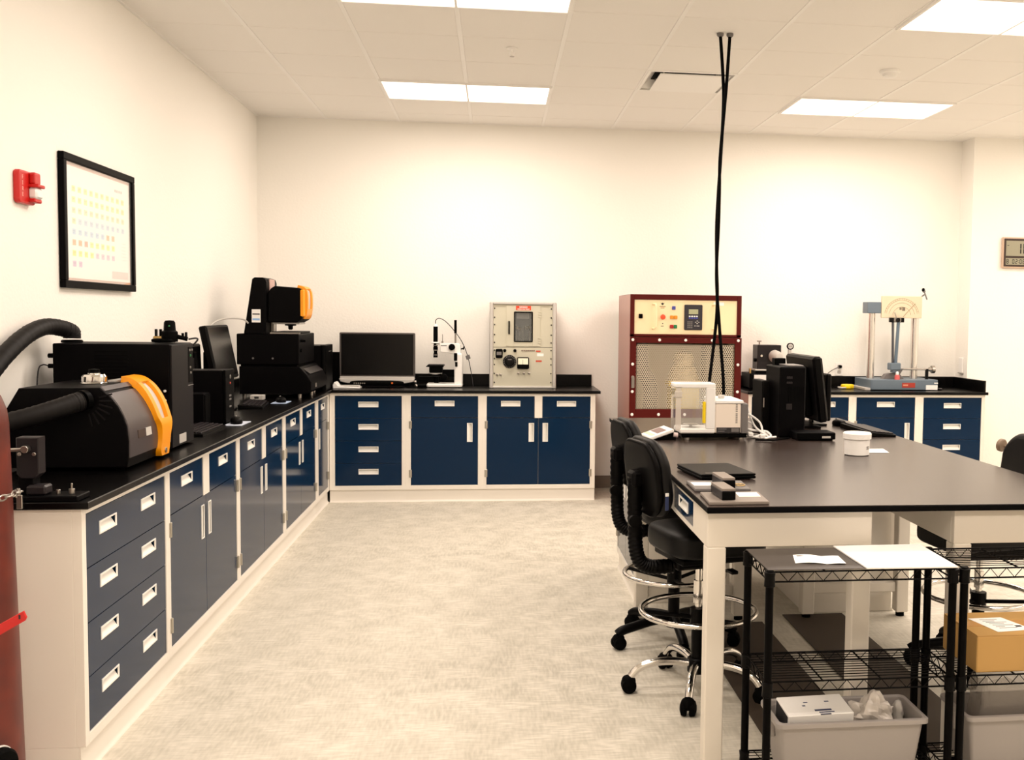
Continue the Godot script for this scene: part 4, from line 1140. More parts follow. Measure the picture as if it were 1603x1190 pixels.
func right_bench() -> void:
	var o: Node3D
	# measuring head on a white-fronted unit
	o = thing("control_unit", "low black unit with white front beside the red furnace", "control unit", V(4.25, CT, 0.25))
	part("housing", MB.new().box(V(4.185, CT + 0.012, 0.06), V(4.36, 1.05, 0.375), 0.004), M.black, o)
	part("front_panel", MB.new().box(V(4.222, 0.935, 0.374), V(4.352, 1.04, 0.382), 0.003), M.white, o)
	part("label_strip", MB.new().box(V(4.25, 0.965, 0.381), V(4.32, 0.97, 0.3825), 0.0).box(V(4.255, 0.945, 0.381), V(4.315, 0.949, 0.3825), 0.0), M.lightgrey, o)
	part("base_strip", MB.new().box(V(4.23, CT + 0.004, 0.35), V(4.36, CT + 0.012, 0.39), 0.001), M.steel, o)
	for q: Array in [[4.2, 0.08], [4.2, 0.35], [4.34, 0.08], [4.34, 0.35]]: part("foot", MB.new().cyl(V(q[0], CT, q[1]), V(q[0], CT + 0.013, q[1]), 0.012, 10), M.rubber, o)
	o = thing("measuring_head", "square black measuring head with silver barrel on top of the low unit", "instrument", V(4.36, 1.05, 0.25))
	part("base_plate", MB.new().box(V(4.24, 1.05, 0.12), V(4.5, 1.075, 0.36), 0.002), M.black2, o)
	part("slide_rail", MB.new().box(V(4.235, 1.075, 0.14), V(4.5, 1.088, 0.365), 0.002), M.aluminium, o)
	part("housing", MB.new().box(V(4.262, 1.088, 0.16), V(4.474, 1.298, 0.33), 0.004), M.charcoal, o)
	part("barrel", MB.new().lathe(V(4.4, 1.205, 0.33), V(0.35, -0.12, 1), [[0.0, 0.0], [0.046, 0.0], [0.055, 0.02], [0.05, 0.07], [0.035, 0.1], [0.02, 0.105], [0.0, 0.105]], 24), M.lightgrey, o)
	part("screw", MB.new().cyl(V(4.298, 1.203, 0.33), V(4.298, 1.203, 0.336), 0.011, 14), M.chrome, o)
	part("wing_knob", MB.new().cyl(V(4.29, 1.298, 0.28), V(4.29, 1.328, 0.28), 0.006, 10).box(V(4.268, 1.324, 0.274), V(4.308, 1.336, 0.286), 0.004), M.steel, o)
	part("side_knob", MB.new().cyl(V(4.262, 1.165, 0.28), V(4.24, 1.165, 0.28), 0.015, 14), M.black2, o)
	part("post", MB.new().cyl(V(4.243, 1.05, 0.33), V(4.243, 1.0501, 0.33), 0.004, 8).box(V(4.19, 1.05, 0.33), V(4.206, 1.095, 0.346), 0.003), M.brass, o)
	o = thing("dial_gauge", "round dial gauge on a pale stem behind the island monitors", "gauge", V(4.56, CT, 0.3))
	part("stem", MB.new().box(V(4.548, CT + 0.02, 0.27), V(4.578, 1.27, 0.295), 0.003), M.lightgrey, o)
	part("base", MB.new().box(V(4.51, CT, 0.2), V(4.62, CT + 0.022, 0.35), 0.004), M.black, o)
	var g := part("gauge_case", MB.new().lathe(V(4.566, 1.288, 0.275), V(0, 0, 1), [[0.0, 0.0], [0.03, 0.0], [0.031, 0.02], [0.026, 0.024], [0.026, 0.02], [0.0, 0.02]], 28), M.dial, o)
	part("gauge_face", MB.new().cyl(V(4.566, 1.288, 0.294), V(4.566, 1.288, 0.297), 0.022, 24), M.lightgrey, g)
	part("needle", MB.new().box(V(4.55, 1.287, 0.297), V(4.58, 1.2895, 0.298), 0.0), M.ink, g)
	o = thing("carton", "small white carton against the backsplash behind the island monitors", "carton", V(4.8, CT, 0.1))
	part("body", MB.new().box(V(4.74, CT, 0.05), V(4.88, 1.005, 0.16), 0.002), M.white, o)
	part("flap_seam", MB.new().box(V(4.74, 0.99, 0.1595), V(4.88, 0.992, 0.161), 0.0), M.lightgrey, o)
	o = thing("laser_tape", "yellow handheld tool with a grey loop lying on the right counter", "tool", V(5.09, CT, 0.25))
	part("body", MB.new().prism(P2([5.055, 0.225, 5.08, 0.2, 5.13, 0.2, 5.15, 0.225, 5.165, 0.235, 5.165, 0.26, 5.145, 0.27, 5.12, 0.3, 5.07, 0.3, 5.05, 0.27]), 1, CT, CT + 0.04, 0.012, 3), M.yellow, o)
	part("loop", MB.new().tube([V(5.07, CT + 0.012, 0.21), V(5.03, CT + 0.012, 0.23), V(5.02, CT + 0.01, 0.29), V(5.035, CT + 0.01, 0.305), V(5.08, CT + 0.012, 0.295)], 0.007, 10), M.lightgrey, o)
	part("display", MB.new().box(V(5.085, CT + 0.039, 0.23), V(5.12, CT + 0.041, 0.26), 0.0005), mat(rgb(238, 190, 20), 0.4), o)
	o = thing("wall_outlet", "white double power outlet with a black plug above the right counter", "outlet", V(5.113, 1.075, 0.0), 0, "")
	part("cover_plate", MB.new().box(V(5.076, 1.018, 0.0), V(5.15, 1.134, 0.006), 0.002), M.white, o)
	for y: float in [1.05, 1.1]: part("socket", MB.new().prism(rrect(5.096, y - 0.016, 5.13, y + 0.016, 0.01), 2, 0.005, 0.008, 0.001), M.lightgrey, o)
	o = thing("power_cord", "black plug and grey cord curving down from the wall outlet", "cord", V(5.05, 1.05, 0.03))
	part("plug", MB.new().box(V(5.1, 1.086, 0.008), V(5.132, 1.112, 0.035), 0.006), M.black2, o)
	part("cord", MB.new().tube(spline([V(5.105, 1.095, 0.03), V(5.07, 1.085, 0.045), V(5.02, 1.06, 0.05), V(4.985, 1.025, 0.045), V(4.975, 0.97, 0.04), V(4.96, CT + 0.006, 0.06)], 6), 0.004, 8), M.grey, o)

	# pendulum impact tester
	o = thing("pendulum_tester", "blue-grey pendulum impact tester with cream dial plate and steel posts", "instrument", V(5.56, CT, 0.26))
	part("base", MB.new().prism(rrect(5.245, 0.04, 5.865, 0.46, 0.02), 1, CT + 0.006, 1.008, 0.006, 2), M.steelblue, o)
	part("foot_rail", MB.new().prism(P2([5.2, 0.04, 5.244, 0.04, 5.244, 0.46, 5.2, 0.44]), 1, CT, CT + 0.022, 0.003), M.lightgrey, o)
	for q: Array in [[5.3, 0.1], [5.3, 0.4], [5.8, 0.1], [5.8, 0.4]]: part("foot", MB.new().cyl(V(q[0], CT, q[1]), V(q[0], CT + 0.008, q[1]), 0.02, 14), M.rubber, o)
	part("name_label", MB.new().box(V(5.53, 0.94, 0.46), V(5.65, 0.982, 0.4615), 0.0), mat(rgb(168, 50, 36), 0.5), o)
	part("name_stripe", MB.new().box(V(5.54, 0.955, 0.4615), V(5.585, 0.968, 0.4622), 0.0), mat(rgb(220, 150, 120), 0.5), o)
	part("paper_tag", MB.new().box(V(5.75, 0.922, 0.46), V(5.856, 0.962, 0.4615), 0.0).box(V(5.825, 0.975, 0.46), V(5.86, 0.985, 0.4615), 0.0), M.paper, o)
	for x: float in [5.312, 5.715]: part("post", MB.new().cyl(V(x, 1.006, 0.26), V(x, 1.62, 0.26), 0.034, 28), M.bright, o)
	part("post_cap", MB.new().box(V(5.248, 1.588, 0.2), V(5.372, 1.686, 0.33), 0.004), M.steelblue, o)
	part("cross_beam", MB.new().box(V(5.36, 1.59, 0.22), V(5.76, 1.66, 0.3), 0.004), M.steelblue, o)
	var dp := part("dial_plate", MB.new().box(V(5.375, 1.548, 0.31), V(5.748, 1.742, 0.33), 0.003), mat(rgb(222, 206, 178), 0.5), o)
	for r: float in [0.16, 0.145, 0.12, 0.085]:
		var arc := []
		for k in 21:
			var a := PI * (0.06 + 0.88 * k / 20.0)
			arc.append(V(5.562 + cos(a) * r, 1.562 + sin(a) * r, 0.3305))
		part("scale_arc", MB.new().tube(arc, 0.0012, 5), mat(rgb(150, 130, 100), 0.6), dp)
	for k in 19:
		var a := PI * (0.1 + 0.8 * k / 18.0)
		part("scale_mark", MB.new().tube([V(5.562 + cos(a) * 0.145, 1.562 + sin(a) * 0.145, 0.3305), V(5.562 + cos(a) * 0.16, 1.562 + sin(a) * 0.16, 0.3305)], 0.001, 4), mat(rgb(150, 130, 100), 0.6), dp)
	part("emblem", MB.new().box(V(5.54, 1.62, 0.33), V(5.56, 1.642, 0.3312), 0.0).box(V(5.565, 1.613, 0.33), V(5.592, 1.645, 0.3312), 0.0), mat(rgb(120, 108, 92), 0.6), dp)
	part("pointer", MB.new().box(V(-0.002, 0, 0), V(0.002, 0.16, 0.002), 0.0, Transform3D(Basis(V(0, 0, 1), -0.75), V(5.575, 1.56, 0.331))), mat(rgb(170, 150, 116), 0.5), dp)
	part("release_handle", MB.new().cyl(V(5.745, 1.735, 0.3), V(5.785, 1.762, 0.3), 0.006, 10).cyl(V(5.775, 1.79, 0.3), V(5.805, 1.715, 0.3), 0.006, 10).cyl(V(5.772, 1.795, 0.3), V(5.778, 1.78, 0.3), 0.013, 14), M.grey, o)
	part("handle_grip", MB.new().ell(V(5.768, 1.8, 0.3), V(0.014, 0.018, 0.014)), M.black2, o)
	part("hub", MB.new().box(V(5.442, 1.51, 0.33), V(5.572, 1.55, 0.37), 0.004).cyl(V(5.51, 1.53, 0.31), V(5.51, 1.53, 0.385), 0.02, 16), M.dial, o)
	part("hub_plate", MB.new().box(V(5.475, 1.515, 0.37), V(5.54, 1.546, 0.376), 0.002).box(V(-0.004, 0, 0), V(0.004, 0.06, 0.004), 0.001, Transform3D(Basis(V(0, 0, 1), 0.35), V(5.5, 1.54, 0.372))), M.steel, o)
	part("pendulum_rod", MB.new().tube([V(5.474, 1.52, 0.35), V(5.484, 1.12, 0.35)], 0.011, 10), mat(rgb(70, 72, 78), 0.4), o)
	part("pendulum_arm", MB.new().box(V(-0.013, -0.4, -0.01), V(0.013, 0.0, 0.01), 0.003, Transform3D(Basis(V(0, 0, 1), -0.045), V(5.52, 1.52, 0.365))), mat(rgb(88, 106, 122), 0.45), o)
	part("hammer", MB.new().box(V(5.448, 1.09, 0.31), V(5.545, 1.152, 0.39), 0.006).box(V(5.472, 1.065, 0.32), V(5.53, 1.095, 0.38), 0.004), M.steelblue, o)
	part("anvil", MB.new().prism(P2([5.4, 1.006, 5.6, 1.006, 5.56, 1.05, 5.59, 1.1, 5.55, 1.1, 5.53, 1.06, 5.47, 1.06, 5.43, 1.05]), 2, 0.27, 0.34, 0.003), M.grey, o)
	part("release_knob", MB.new().lathe(V(5.5, 1.0, 0.42), Vector3.UP, [[0.0, 0.0], [0.024, 0.0], [0.022, 0.04], [0.016, 0.05], [0.0, 0.05]], 18), mat(rgb(205, 92, 92), 0.4), o)
	part("knob_tip", MB.new().ell(V(5.5, 1.06, 0.42), V(0.014, 0.02, 0.014)), M.white, o)
	part("cross_rod", MB.new().cyl(V(5.58, 1.096, 0.35), V(5.85, 1.096, 0.35), 0.008, 12), M.steel, o)
	part("rod_knob", MB.new().lathe(V(5.82, 1.096, 0.35), V(1, 0, 0), [[0.0, 0.0], [0.018, 0.0], [0.02, 0.02], [0.034, 0.022], [0.034, 0.05], [0.0, 0.052]], 22), M.steel, o)
	part("rod_stand", MB.new().box(V(5.79, 1.006, 0.335), V(5.812, 1.1, 0.365), 0.003), M.dial, o)
	o = thing("knob_weight", "small dark round weight on the counter right of the pendulum tester", "weight", V(5.885, CT, 0.4))
	part("body", MB.new().cyl(V(5.905, CT, 0.4), V(5.905, CT + 0.016, 0.4), 0.022, 18, 0.004), M.charcoal, o)
	part("rim", MB.new().torus(V(5.905, CT + 0.015, 0.4), Vector3.UP, 0.017, 0.003, 20, 6), M.grey, o)

func island() -> void:
	var o := thing("island_table", "large dark-topped island table with cream metal legs and aprons", "table", V(3.41, 0, 4.33))
	part("tabletop_core", MB.new().box(V(2.69, 0.891, 2.862), V(4.13, 0.911, 5.8), 0.002), M.black, o)
	part("tabletop", MB.new().box(V(2.691, 0.911, 2.863), V(4.129, CT - 0.0006, 5.799), 0.001), M.island, o)
	for u: Array in [[2.698, 3.264], [3.556, 4.122]]:
		part("front_apron", MB.new().box(V(u[0], 0.772, 5.742), V(u[1], 0.89, 5.768), 0.002), M.frame2, o)
		part("rear_apron", MB.new().box(V(u[0], 0.772, 4.0), V(u[1], 0.89, 4.02), 0.002), M.frame2, o)
		for z: float in [5.706, 4.0]:
			for x: float in [u[0], u[1] - 0.064]:
				var lg := part("leg", MB.new().box(V(x, 0.025, z), V(x + 0.064, 0.772, z + 0.064), 0.004), M.frame2, o)
				part("foot", MB.new().cyl(V(x + 0.032, 0.0, z + 0.032), V(x + 0.032, 0.026, z + 0.032), 0.022, 14), M.rubber, lg)
		part("stretcher", MB.new().box(V(u[0] + 0.064, 0.13, 4.015), V(u[1] - 0.064, 0.18, 4.05), 0.003), M.frame2, o)
	# side aprons; the left one holds a drawer
	part("side_apron", MB.new().box(V(2.698, 0.772, 5.52), V(2.722, 0.89, 5.742), 0.001).box(V(2.698, 0.772, 4.02), V(2.722, 0.89, 5.12), 0.001).box(V(2.698, 0.772, 5.12), V(2.722, 0.788, 5.52), 0.0).box(V(2.698, 0.878, 5.12), V(2.722, 0.89, 5.52), 0.0), M.frame2, o)
	part("side_apron", MB.new().box(V(3.242, 0.772, 4.02), V(3.264, 0.89, 5.742), 0.001), M.frame2, o)
	part("side_apron", MB.new().box(V(3.556, 0.772, 4.02), V(3.578, 0.89, 5.742), 0.001), M.frame2, o)
	part("side_apron", MB.new().box(V(4.1, 0.772, 4.02), V(4.122, 0.89, 5.742), 0.001), M.frame2, o)
	var holder := Node3D.new()
	holder.name = "drawer"
	o.add_child(holder)
	holder.rotation.y = -PI / 2
	holder.position = V(2.7, 0, 5.12) - o.position
	# local x runs towards the viewer, local z towards the aisle
	var fb := MB.new()
	front(fb, 0.004, 0.79, 0.396, 0.876, -0.02, 0.0, [[0.11, 0.815, 0.29, 0.855]])
	var dr := MeshInstance3D.new()
	dr.name = "drawer_front"
	dr.mesh = fb.mesh(Transform3D.IDENTITY)
	dr.mesh.surface_set_material(0, M.blue)
	holder.add_child(dr)
	var pb := MB.new()
	pb.box(V(0.11, 0.815, -0.002), V(0.29, 0.82, 0.003), 0.0).box(V(0.11, 0.85, -0.002), V(0.29, 0.855, 0.003), 0.0).box(V(0.11, 0.82, -0.002), V(0.116, 0.85, 0.003), 0.0).box(V(0.284, 0.82, -0.002), V(0.29, 0.85, 0.003), 0.0)
	pb.quad(V(0.116, 0.82, 0), V(0.284, 0.82, 0), V(0.284, 0.85, -0.02), V(0.116, 0.85, -0.02), V(0, 0, 1))
	var pm := MeshInstance3D.new()
	pm.name = "pull"
	pm.mesh = pb.mesh(Transform3D.IDENTITY)
	pm.mesh.surface_set_material(0, M.pull)
	holder.add_child(pm)
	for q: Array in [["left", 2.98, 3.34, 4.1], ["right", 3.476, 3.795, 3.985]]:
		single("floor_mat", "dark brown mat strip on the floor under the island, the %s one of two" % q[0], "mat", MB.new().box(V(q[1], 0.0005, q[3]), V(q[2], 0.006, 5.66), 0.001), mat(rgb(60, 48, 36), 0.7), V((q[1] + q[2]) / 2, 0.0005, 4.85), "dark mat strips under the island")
	cabinet("blue-doored base cabinet under the far left end of the island", V(3.27, 0, 2.9), -PI / 2, 0.8, 0.53, "base cabinets under the island", [[0.03, 0.375], [0.42, 0.77]], ["dl", "dr"], "island_cabinet")
	cabinet("cream-ended base cabinet under the far right end of the island", V(3.59, 0, 3.95), PI / 2, 1.05, 0.5, "base cabinets under the island", [[0.03, 0.5], [0.55, 1.02]], ["dl", "dr"], "island_cabinet")

func island_items() -> void:
	var o: Node3D
	# analytical balance
	o = thing("analytical_balance", "white analytical balance with open glass draft shield and yellow strip", "balance", V(3.08, CT, 3.87))
	part("base_plate", MB.new().box(V(2.93, CT + 0.012, 3.72), V(3.265, CT + 0.034, 4.0), 0.004), M.black2, o)
	for q: Array in [[2.96, 3.98], [3.24, 3.98], [2.96, 3.74], [3.24, 3.74]]: part("foot", MB.new().cyl(V(q[0], CT, q[1]), V(q[0], CT + 0.013, q[1]), 0.014, 14), M.steel, o)
	part("weighing_floor", MB.new().box(V(2.92, CT + 0.034, 3.82), V(3.1, 0.972, 4.005), 0.005), M.white, o)
	var fr := MB.new()
	for z: float in [3.985]:
		fr.box(V(2.925, 1.178, z), V(3.1, 1.2, z + 0.02), 0.003)
		fr.box(V(3.052, 0.97, z), V(3.1, 1.18, z + 0.02), 0.003)
	fr.box(V(2.895, 1.18, 3.86), V(2.93, 1.2, 4.005), 0.003).box(V(2.925, 1.185, 3.86), V(3.1, 1.2, 3.875), 0.003).box(V(3.085, 0.97, 3.86), V(3.1, 1.2, 3.985), 0.002)
	part("shield_frame", fr, M.white, o)
	part("glass_pane", MB.new().box(V(2.93, 0.972, 3.99), V(3.052, 1.178, 3.994), 0.0), M.glass, o)
	part("glass_pane", MB.new().box(V(2.93, 0.972, 3.866), V(3.085, 1.186, 3.87), 0.0), M.glass, o)
	var fg := part("glass_pane", MB.new().box(V(2.896, 0.962, 3.87), V(2.9, 1.18, 3.99), 0.0), M.glass, o)
	part("front_post", MB.new().box(V(2.893, 1.13, 3.985), V(2.93, 1.16, 4.005), 0.003).box(V(2.898, 0.962, 3.996), V(2.926, 1.18, 3.999), 0.0), mat(Color(0.9, 0.87, 0.83, 0.55), 0.3), fg)
	fg.get_child(0).mesh.surface_get_material(0).transparency = BaseMaterial3D.TRANSPARENCY_ALPHA
	part("yellow_strip", MB.new().box(V(3.036, 1.0, 3.99), V(3.05, 1.108, 4.008), 0.002), M.yellow, o)
	part("weighing_pan", MB.new().cyl(V(2.99, 0.985, 3.925), V(2.99, 0.99, 3.925), 0.04, 28).cyl(V(2.99, 0.97, 3.925), V(2.99, 0.986, 3.925), 0.008, 12), M.steel, o)
	part("motor_housing", MB.new().box(V(3.1, CT + 0.034, 3.72), V(3.234, 1.1, 4.0), 0.006), mat(rgb(240, 228, 214), 0.45), o)
	part("housing_lid", MB.new().box(V(3.1, 1.098, 3.715), V(3.245, 1.116, 4.005), 0.005), M.white, o)
	part("rear_cover", MB.new().box(V(3.234, CT + 0.03, 3.72), V(3.272, 1.1, 4.0), 0.006), M.grey, o)
	part("data_plate", MB.new().box(V(3.108, 0.95, 4.0), V(3.23, 0.978, 4.0015), 0.0), M.ink, o)
	part("plate_text", MB.new().box(V(3.115, 0.968, 4.0015), V(3.16, 0.972, 4.002), 0.0).box(V(3.185, 0.955, 4.0015), V(3.224, 0.974, 4.002), 0.0).box(V(3.115, 0.957, 4.0015), V(3.15, 0.961, 4.002), 0.0), M.grey, o)
	for k in 11: part("side_lettering", MB.new().box(V(3.206, 1.0 + k * 0.0088 + (0.004 if k > 5 else 0.0), 4.0), V(3.216, 1.0062 + k * 0.0088 + (0.004 if k > 5 else 0.0), 4.0008), 0.0), mat(rgb(150, 142, 134), 0.6), o)
	part("top_plug", MB.new().box(V(3.145, 1.116, 3.85), V(3.172, 1.132, 3.89), 0.003), M.lightgrey, o)
	o = thing("balance_keypad", "tilted white keypad in front of the analytical balance", "keypad", V(2.84, CT, 3.93))
	part("foot", MB.new().prism(P2([2.79, CT, 2.905, CT, 2.9, 0.95, 2.86, 0.948, 2.79, 0.925]), 2, 3.86, 3.99, 0.003), M.black2, o)
	var kx := Transform3D(Basis(V(0, 0, 1), 0.32).rotated(V(0, 1, 0), 0.12), V(2.822, 0.947, 3.925))
	part("case", MB.new().box(V(-0.072, -0.012, -0.085), V(0.062, 0.006, 0.085), 0.005, kx), M.white, o)
	part("display", MB.new().box(V(-0.02, 0.006, -0.065), V(0.03, 0.0075, 0.06), 0.0, kx), mat(rgb(120, 92, 88), 0.4), o)
	for k in 5: part("key", MB.new().box(V(-0.055, 0.006, -0.07 + k * 0.029), V(-0.035, 0.008, -0.05 + k * 0.029), 0.001, kx), mat(rgb(196, 214, 190), 0.5), o)
	part("lead", MB.new().cyl(V(2.89, 0.94, 3.985), V(2.913, 0.938, 3.985), 0.012, 14), mat(rgb(222, 200, 196), 0.5), o)
	o = thing("cable_bundle", "tangle of white cables between the balance and the black monitors", "cables", V(3.36, CT, 3.8))
	var paths := [
		[V(3.276, 1.07, 3.85), V(3.3, 1.07, 3.86), V(3.315, 1.02, 3.87), V(3.335, 0.97, 3.9), V(3.37, 0.94, 3.93), V(3.4, CT + 0.008, 3.96)],
		[V(3.276, 1.04, 3.9), V(3.31, 1.03, 3.9), V(3.36, 0.99, 3.9), V(3.365, 0.94, 3.92), V(3.33, CT + 0.01, 3.93), V(3.28, CT + 0.008, 3.94)],
		[V(3.276, 0.99, 3.8), V(3.31, 0.99, 3.82), V(3.35, 0.97, 3.81), V(3.345, 0.94, 3.76), V(3.3, 0.935, 3.78), V(3.33, 0.93, 3.86), V(3.39, CT + 0.008, 3.9)],
		[V(3.276, 0.965, 3.92), V(3.3, 0.96, 3.93), V(3.345, 0.95, 3.9), V(3.385, 0.95, 3.93), V(3.4, 0.93, 3.97), V(3.36, CT + 0.008, 4.0)],
		[V(3.276, 0.945, 3.85), V(3.3, 0.94, 3.86), V(3.31, CT + 0.008, 3.9), V(3.36, CT + 0.006, 3.96), V(3.44, CT + 0.006, 3.92)]]
	for p: Array in paths: part("cable", MB.new().tube(spline(p, 8), 0.0055, 8), M.white, o)
	for q: Array in [[3.297, 0.935, 3.95], [3.385, 0.94, 3.92], [3.35, 0.93, 3.99]]: part("connector", MB.new().box(V(q[0] - 0.014, q[1] - 0.01, q[2] - 0.012), V(q[0] + 0.014, q[1] + 0.012, q[2] + 0.012), 0.004), M.white, o)
	o = thing("cable_bundle", "black cables snaking over the island beneath the monitors", "cables", V(3.4, CT, 3.7))
	for p: Array in [[V(3.29, CT + 0.006, 3.66), V(3.335, CT + 0.006, 3.72), V(3.345, CT + 0.006, 3.6), V(3.33, CT + 0.02, 3.5), V(3.35, CT + 0.03, 3.44)], [V(3.3, CT + 0.006, 4.04), V(3.38, CT + 0.006, 4.06), V(3.43, CT + 0.006, 4.01), V(3.49, CT + 0.006, 3.98)], [V(3.32, CT + 0.006, 3.5), V(3.35, CT + 0.035, 3.56), V(3.34, CT + 0.006, 3.66), V(3.31, CT + 0.006, 3.6)]]:
		part("cable", MB.new().tube(spline(p, 8), 0.005, 8), M.rubber, o)

	# monitors and small computer
	o = thing("monitor", "black monitor tilted back, seen from behind on the island", "monitor", V(3.72, CT, 3.42))
	var xf := Transform3D(Basis(V(0, 0, 1), 0.13), V(3.78, 1.14, 3.33))
	part("screen_case", MB.new().box(V(-0.03, -0.18, -0.27), V(0.025, 0.185, 0.27), 0.012, xf), M.plastic, o)
	part("screen", MB.new().box(V(0.024, -0.165, -0.255), V(0.028, 0.17, 0.255), 0.001, xf), M.screen, o)
	part("rear_hump", MB.new().box(V(-0.075, -0.15, -0.2), V(-0.028, 0.13, 0.17), 0.02, xf), M.plastic, o)
	part("rear_label", MB.new().box(V(-0.0765, -0.09, 0.06), V(-0.075, -0.05, 0.1), 0.0, xf), M.lightgrey, o)
	part("stand", MB.new().box(V(3.72, CT + 0.012, 3.3), V(3.76, 1.08, 3.38), 0.006).box(V(3.64, CT, 3.2), V(3.825, CT + 0.014, 3.48), 0.005), M.plastic, o)
	o = thing("monitor", "upright black monitor half hidden behind the tilted one on the island", "monitor", V(3.87, CT, 3.22))
	part("screen_case", MB.new().box(V(3.852, 0.955, 2.97), V(3.882, 1.222, 3.47), 0.006), M.plastic, o)
	part("screen", MB.new().box(V(3.881, 0.97, 2.985), V(3.884, 1.207, 3.455), 0.001), M.screen, o)
	part("stand", MB.new().box(V(3.842, CT + 0.01, 3.19), V(3.853, 1.08, 3.25), 0.002).box(V(3.83, CT, 3.1), V(3.905, CT + 0.012, 3.34), 0.004), M.plastic, o)
	o = thing("mini_tower", "upright black computer tower with vented top before the tilted monitor", "computer", V(3.49, CT, 3.72))
	part("case", MB.new().box(V(3.46, CT, 3.62), V(3.6, 1.282, 3.9), 0.006), M.black, o)
	part("top_vent", MB.new().box(V(3.51, 1.282, 3.7), V(3.592, 1.29, 3.88), 0.002), M.grey, o)
	part("top_block", MB.new().box(V(3.49, 1.282, 3.625), V(3.55, 1.318, 3.69), 0.003), M.black2, o)
	for q: Array in [[1.22, 0.012], [1.195, 0.01], [1.06, 0.03]]: part("port", MB.new().box(V(3.497, q[0], 3.9), V(3.527, q[0] + q[1], 3.902), 0.0005), M.charcoal, o)
	for k in 8: part("vent_slot", MB.new().box(V(3.505 + k * 0.011, 1.1, 3.9), V(3.51 + k * 0.011, 1.18, 3.9015), 0.0), M.rubber, o)
	o = thing("mini_tower", "slim black computer tower standing edge-on beside the vented one", "computer", V(3.4, CT, 3.5))
	part("case", MB.new().box(V(3.405, CT, 3.55), V(3.445, 1.2, 3.76), 0.004), M.black2, o)
	part("front_bezel", MB.new().box(V(3.407, CT + 0.004, 3.759), V(3.443, 1.195, 3.766), 0.002), M.plastic, o)
	part("badge", MB.new().box(V(3.41, 1.06, 3.766), V(3.415, 1.11, 3.7668), 0.0), M.steel, o)
	o = thing("mini_computer", "flat black mini computer with a white label under the tilted monitor", "computer", V(3.61, CT, 3.83))
	part("case", MB.new().box(V(3.515, CT + 0.006, 3.91), V(3.717, CT + 0.042, 4.045), 0.004), M.black, o)
	part("front_panel", MB.new().box(V(3.517, CT + 0.008, 4.044), V(3.715, CT + 0.04, 4.048), 0.001), M.black2, o)
	part("label_plate", MB.new().box(V(3.645, CT + 0.014, 4.048), V(3.69, CT + 0.024, 4.0486), 0.0), M.lightgrey, o)
	part("foot", MB.new().box(V(3.525, CT, 3.92), V(3.705, CT + 0.007, 4.035), 0.0), M.rubber, o)
	keyboard("black keyboard at the right edge of the island", V(4.03, CT, 3.65), PI / 2, 0.46, 0.15, M.plastic, M.charcoal)
	mouse("black computer mouse at the far end of the island keyboard", V(3.98, CT, 3.33), 0.2)
	o = thing("plastic_tub", "white screw-lid plastic tub standing on the island", "tub", V(3.643, CT, 4.56))
	part("tub", MB.new().lathe(V(3.643, CT, 4.56), Vector3.UP, [[0.0, 0.0], [0.052, 0.0], [0.056, 0.003], [0.058, 0.08], [0.0, 0.08]], 40), M.white, o)
	part("lid", MB.new().lathe(V(3.643, CT + 0.074, 4.56), Vector3.UP, [[0.058, 0.0], [0.064, 0.001], [0.0645, 0.024], [0.06, 0.029], [0.0, 0.029]], 40), M.white, o)
	var band := MB.new()
	for k in 6:
		var a := 0.72 + k * 0.06
		var a2 := a + 0.045
		var r := 0.0577
		for y: float in [CT + 0.03, CT + 0.038]: band.quad(V(3.643 + cos(a) * r, y, 4.56 + sin(a) * r), V(3.643 + cos(a2) * r, y, 4.56 + sin(a2) * r), V(3.643 + cos(a2) * r, y + 0.005, 4.56 + sin(a2) * r), V(3.643 + cos(a) * r, y + 0.005, 4.56 + sin(a) * r), V(cos(a), 0, sin(a)))
	part("label_print", band, M.grey, o)
	single("index_card", "small blank white card lying right of the plastic tub", "card", MB.new().prism(P2([3.71, 4.37, 3.845, 4.365, 3.82, 4.505, 3.69, 4.5]), 1, CT, CT + 0.0012, 0.0), M.paper, V(3.77, CT, 4.44))
	o = thing("laptop", "closed black laptop lying askew on the island's left edge", "laptop", V(2.86, CT, 5.1))
	part("base", MB.new().prism(P2([2.734, 4.982, 2.95, 4.958, 2.994, 5.245, 2.777, 5.268]), 1, CT + 0.003, CT + 0.014, 0.003), M.black2, o)
	part("lid", MB.new().prism(P2([2.734, 4.98, 2.95, 4.956, 2.994, 5.243, 2.777, 5.266]), 1, CT + 0.015, CT + 0.023, 0.002), M.plastic, o)
	part("badge", MB.new().box(V(2.8, CT + 0.0228, 5.225), V(2.835, CT + 0.0236, 5.235), 0.0), M.steel, o)
	for q: Array in [[2.76, 5.0], [2.93, 4.98], [2.97, 5.22], [2.795, 5.24]]: part("foot", MB.new().cyl(V(q[0], CT, q[1]), V(q[0], CT + 0.004, q[1]), 0.008, 10), M.rubber, o)
	# two sample plates with steel blocks
	var pl := [["grey sample plate with a white label lying behind its twin", [2.708, 5.325, 2.915, 5.335, 2.905, 5.52, 2.705, 5.512], [2.715, 5.37, 2.79, 5.375, 2.79, 5.45, 2.715, 5.445]], ["grey sample plate with white label nearest the island's front edge", [2.71, 5.578, 2.918, 5.574, 2.906, 5.77, 2.702, 5.772], [2.83, 5.6, 2.905, 5.6, 2.9, 5.68, 2.825, 5.68]]]
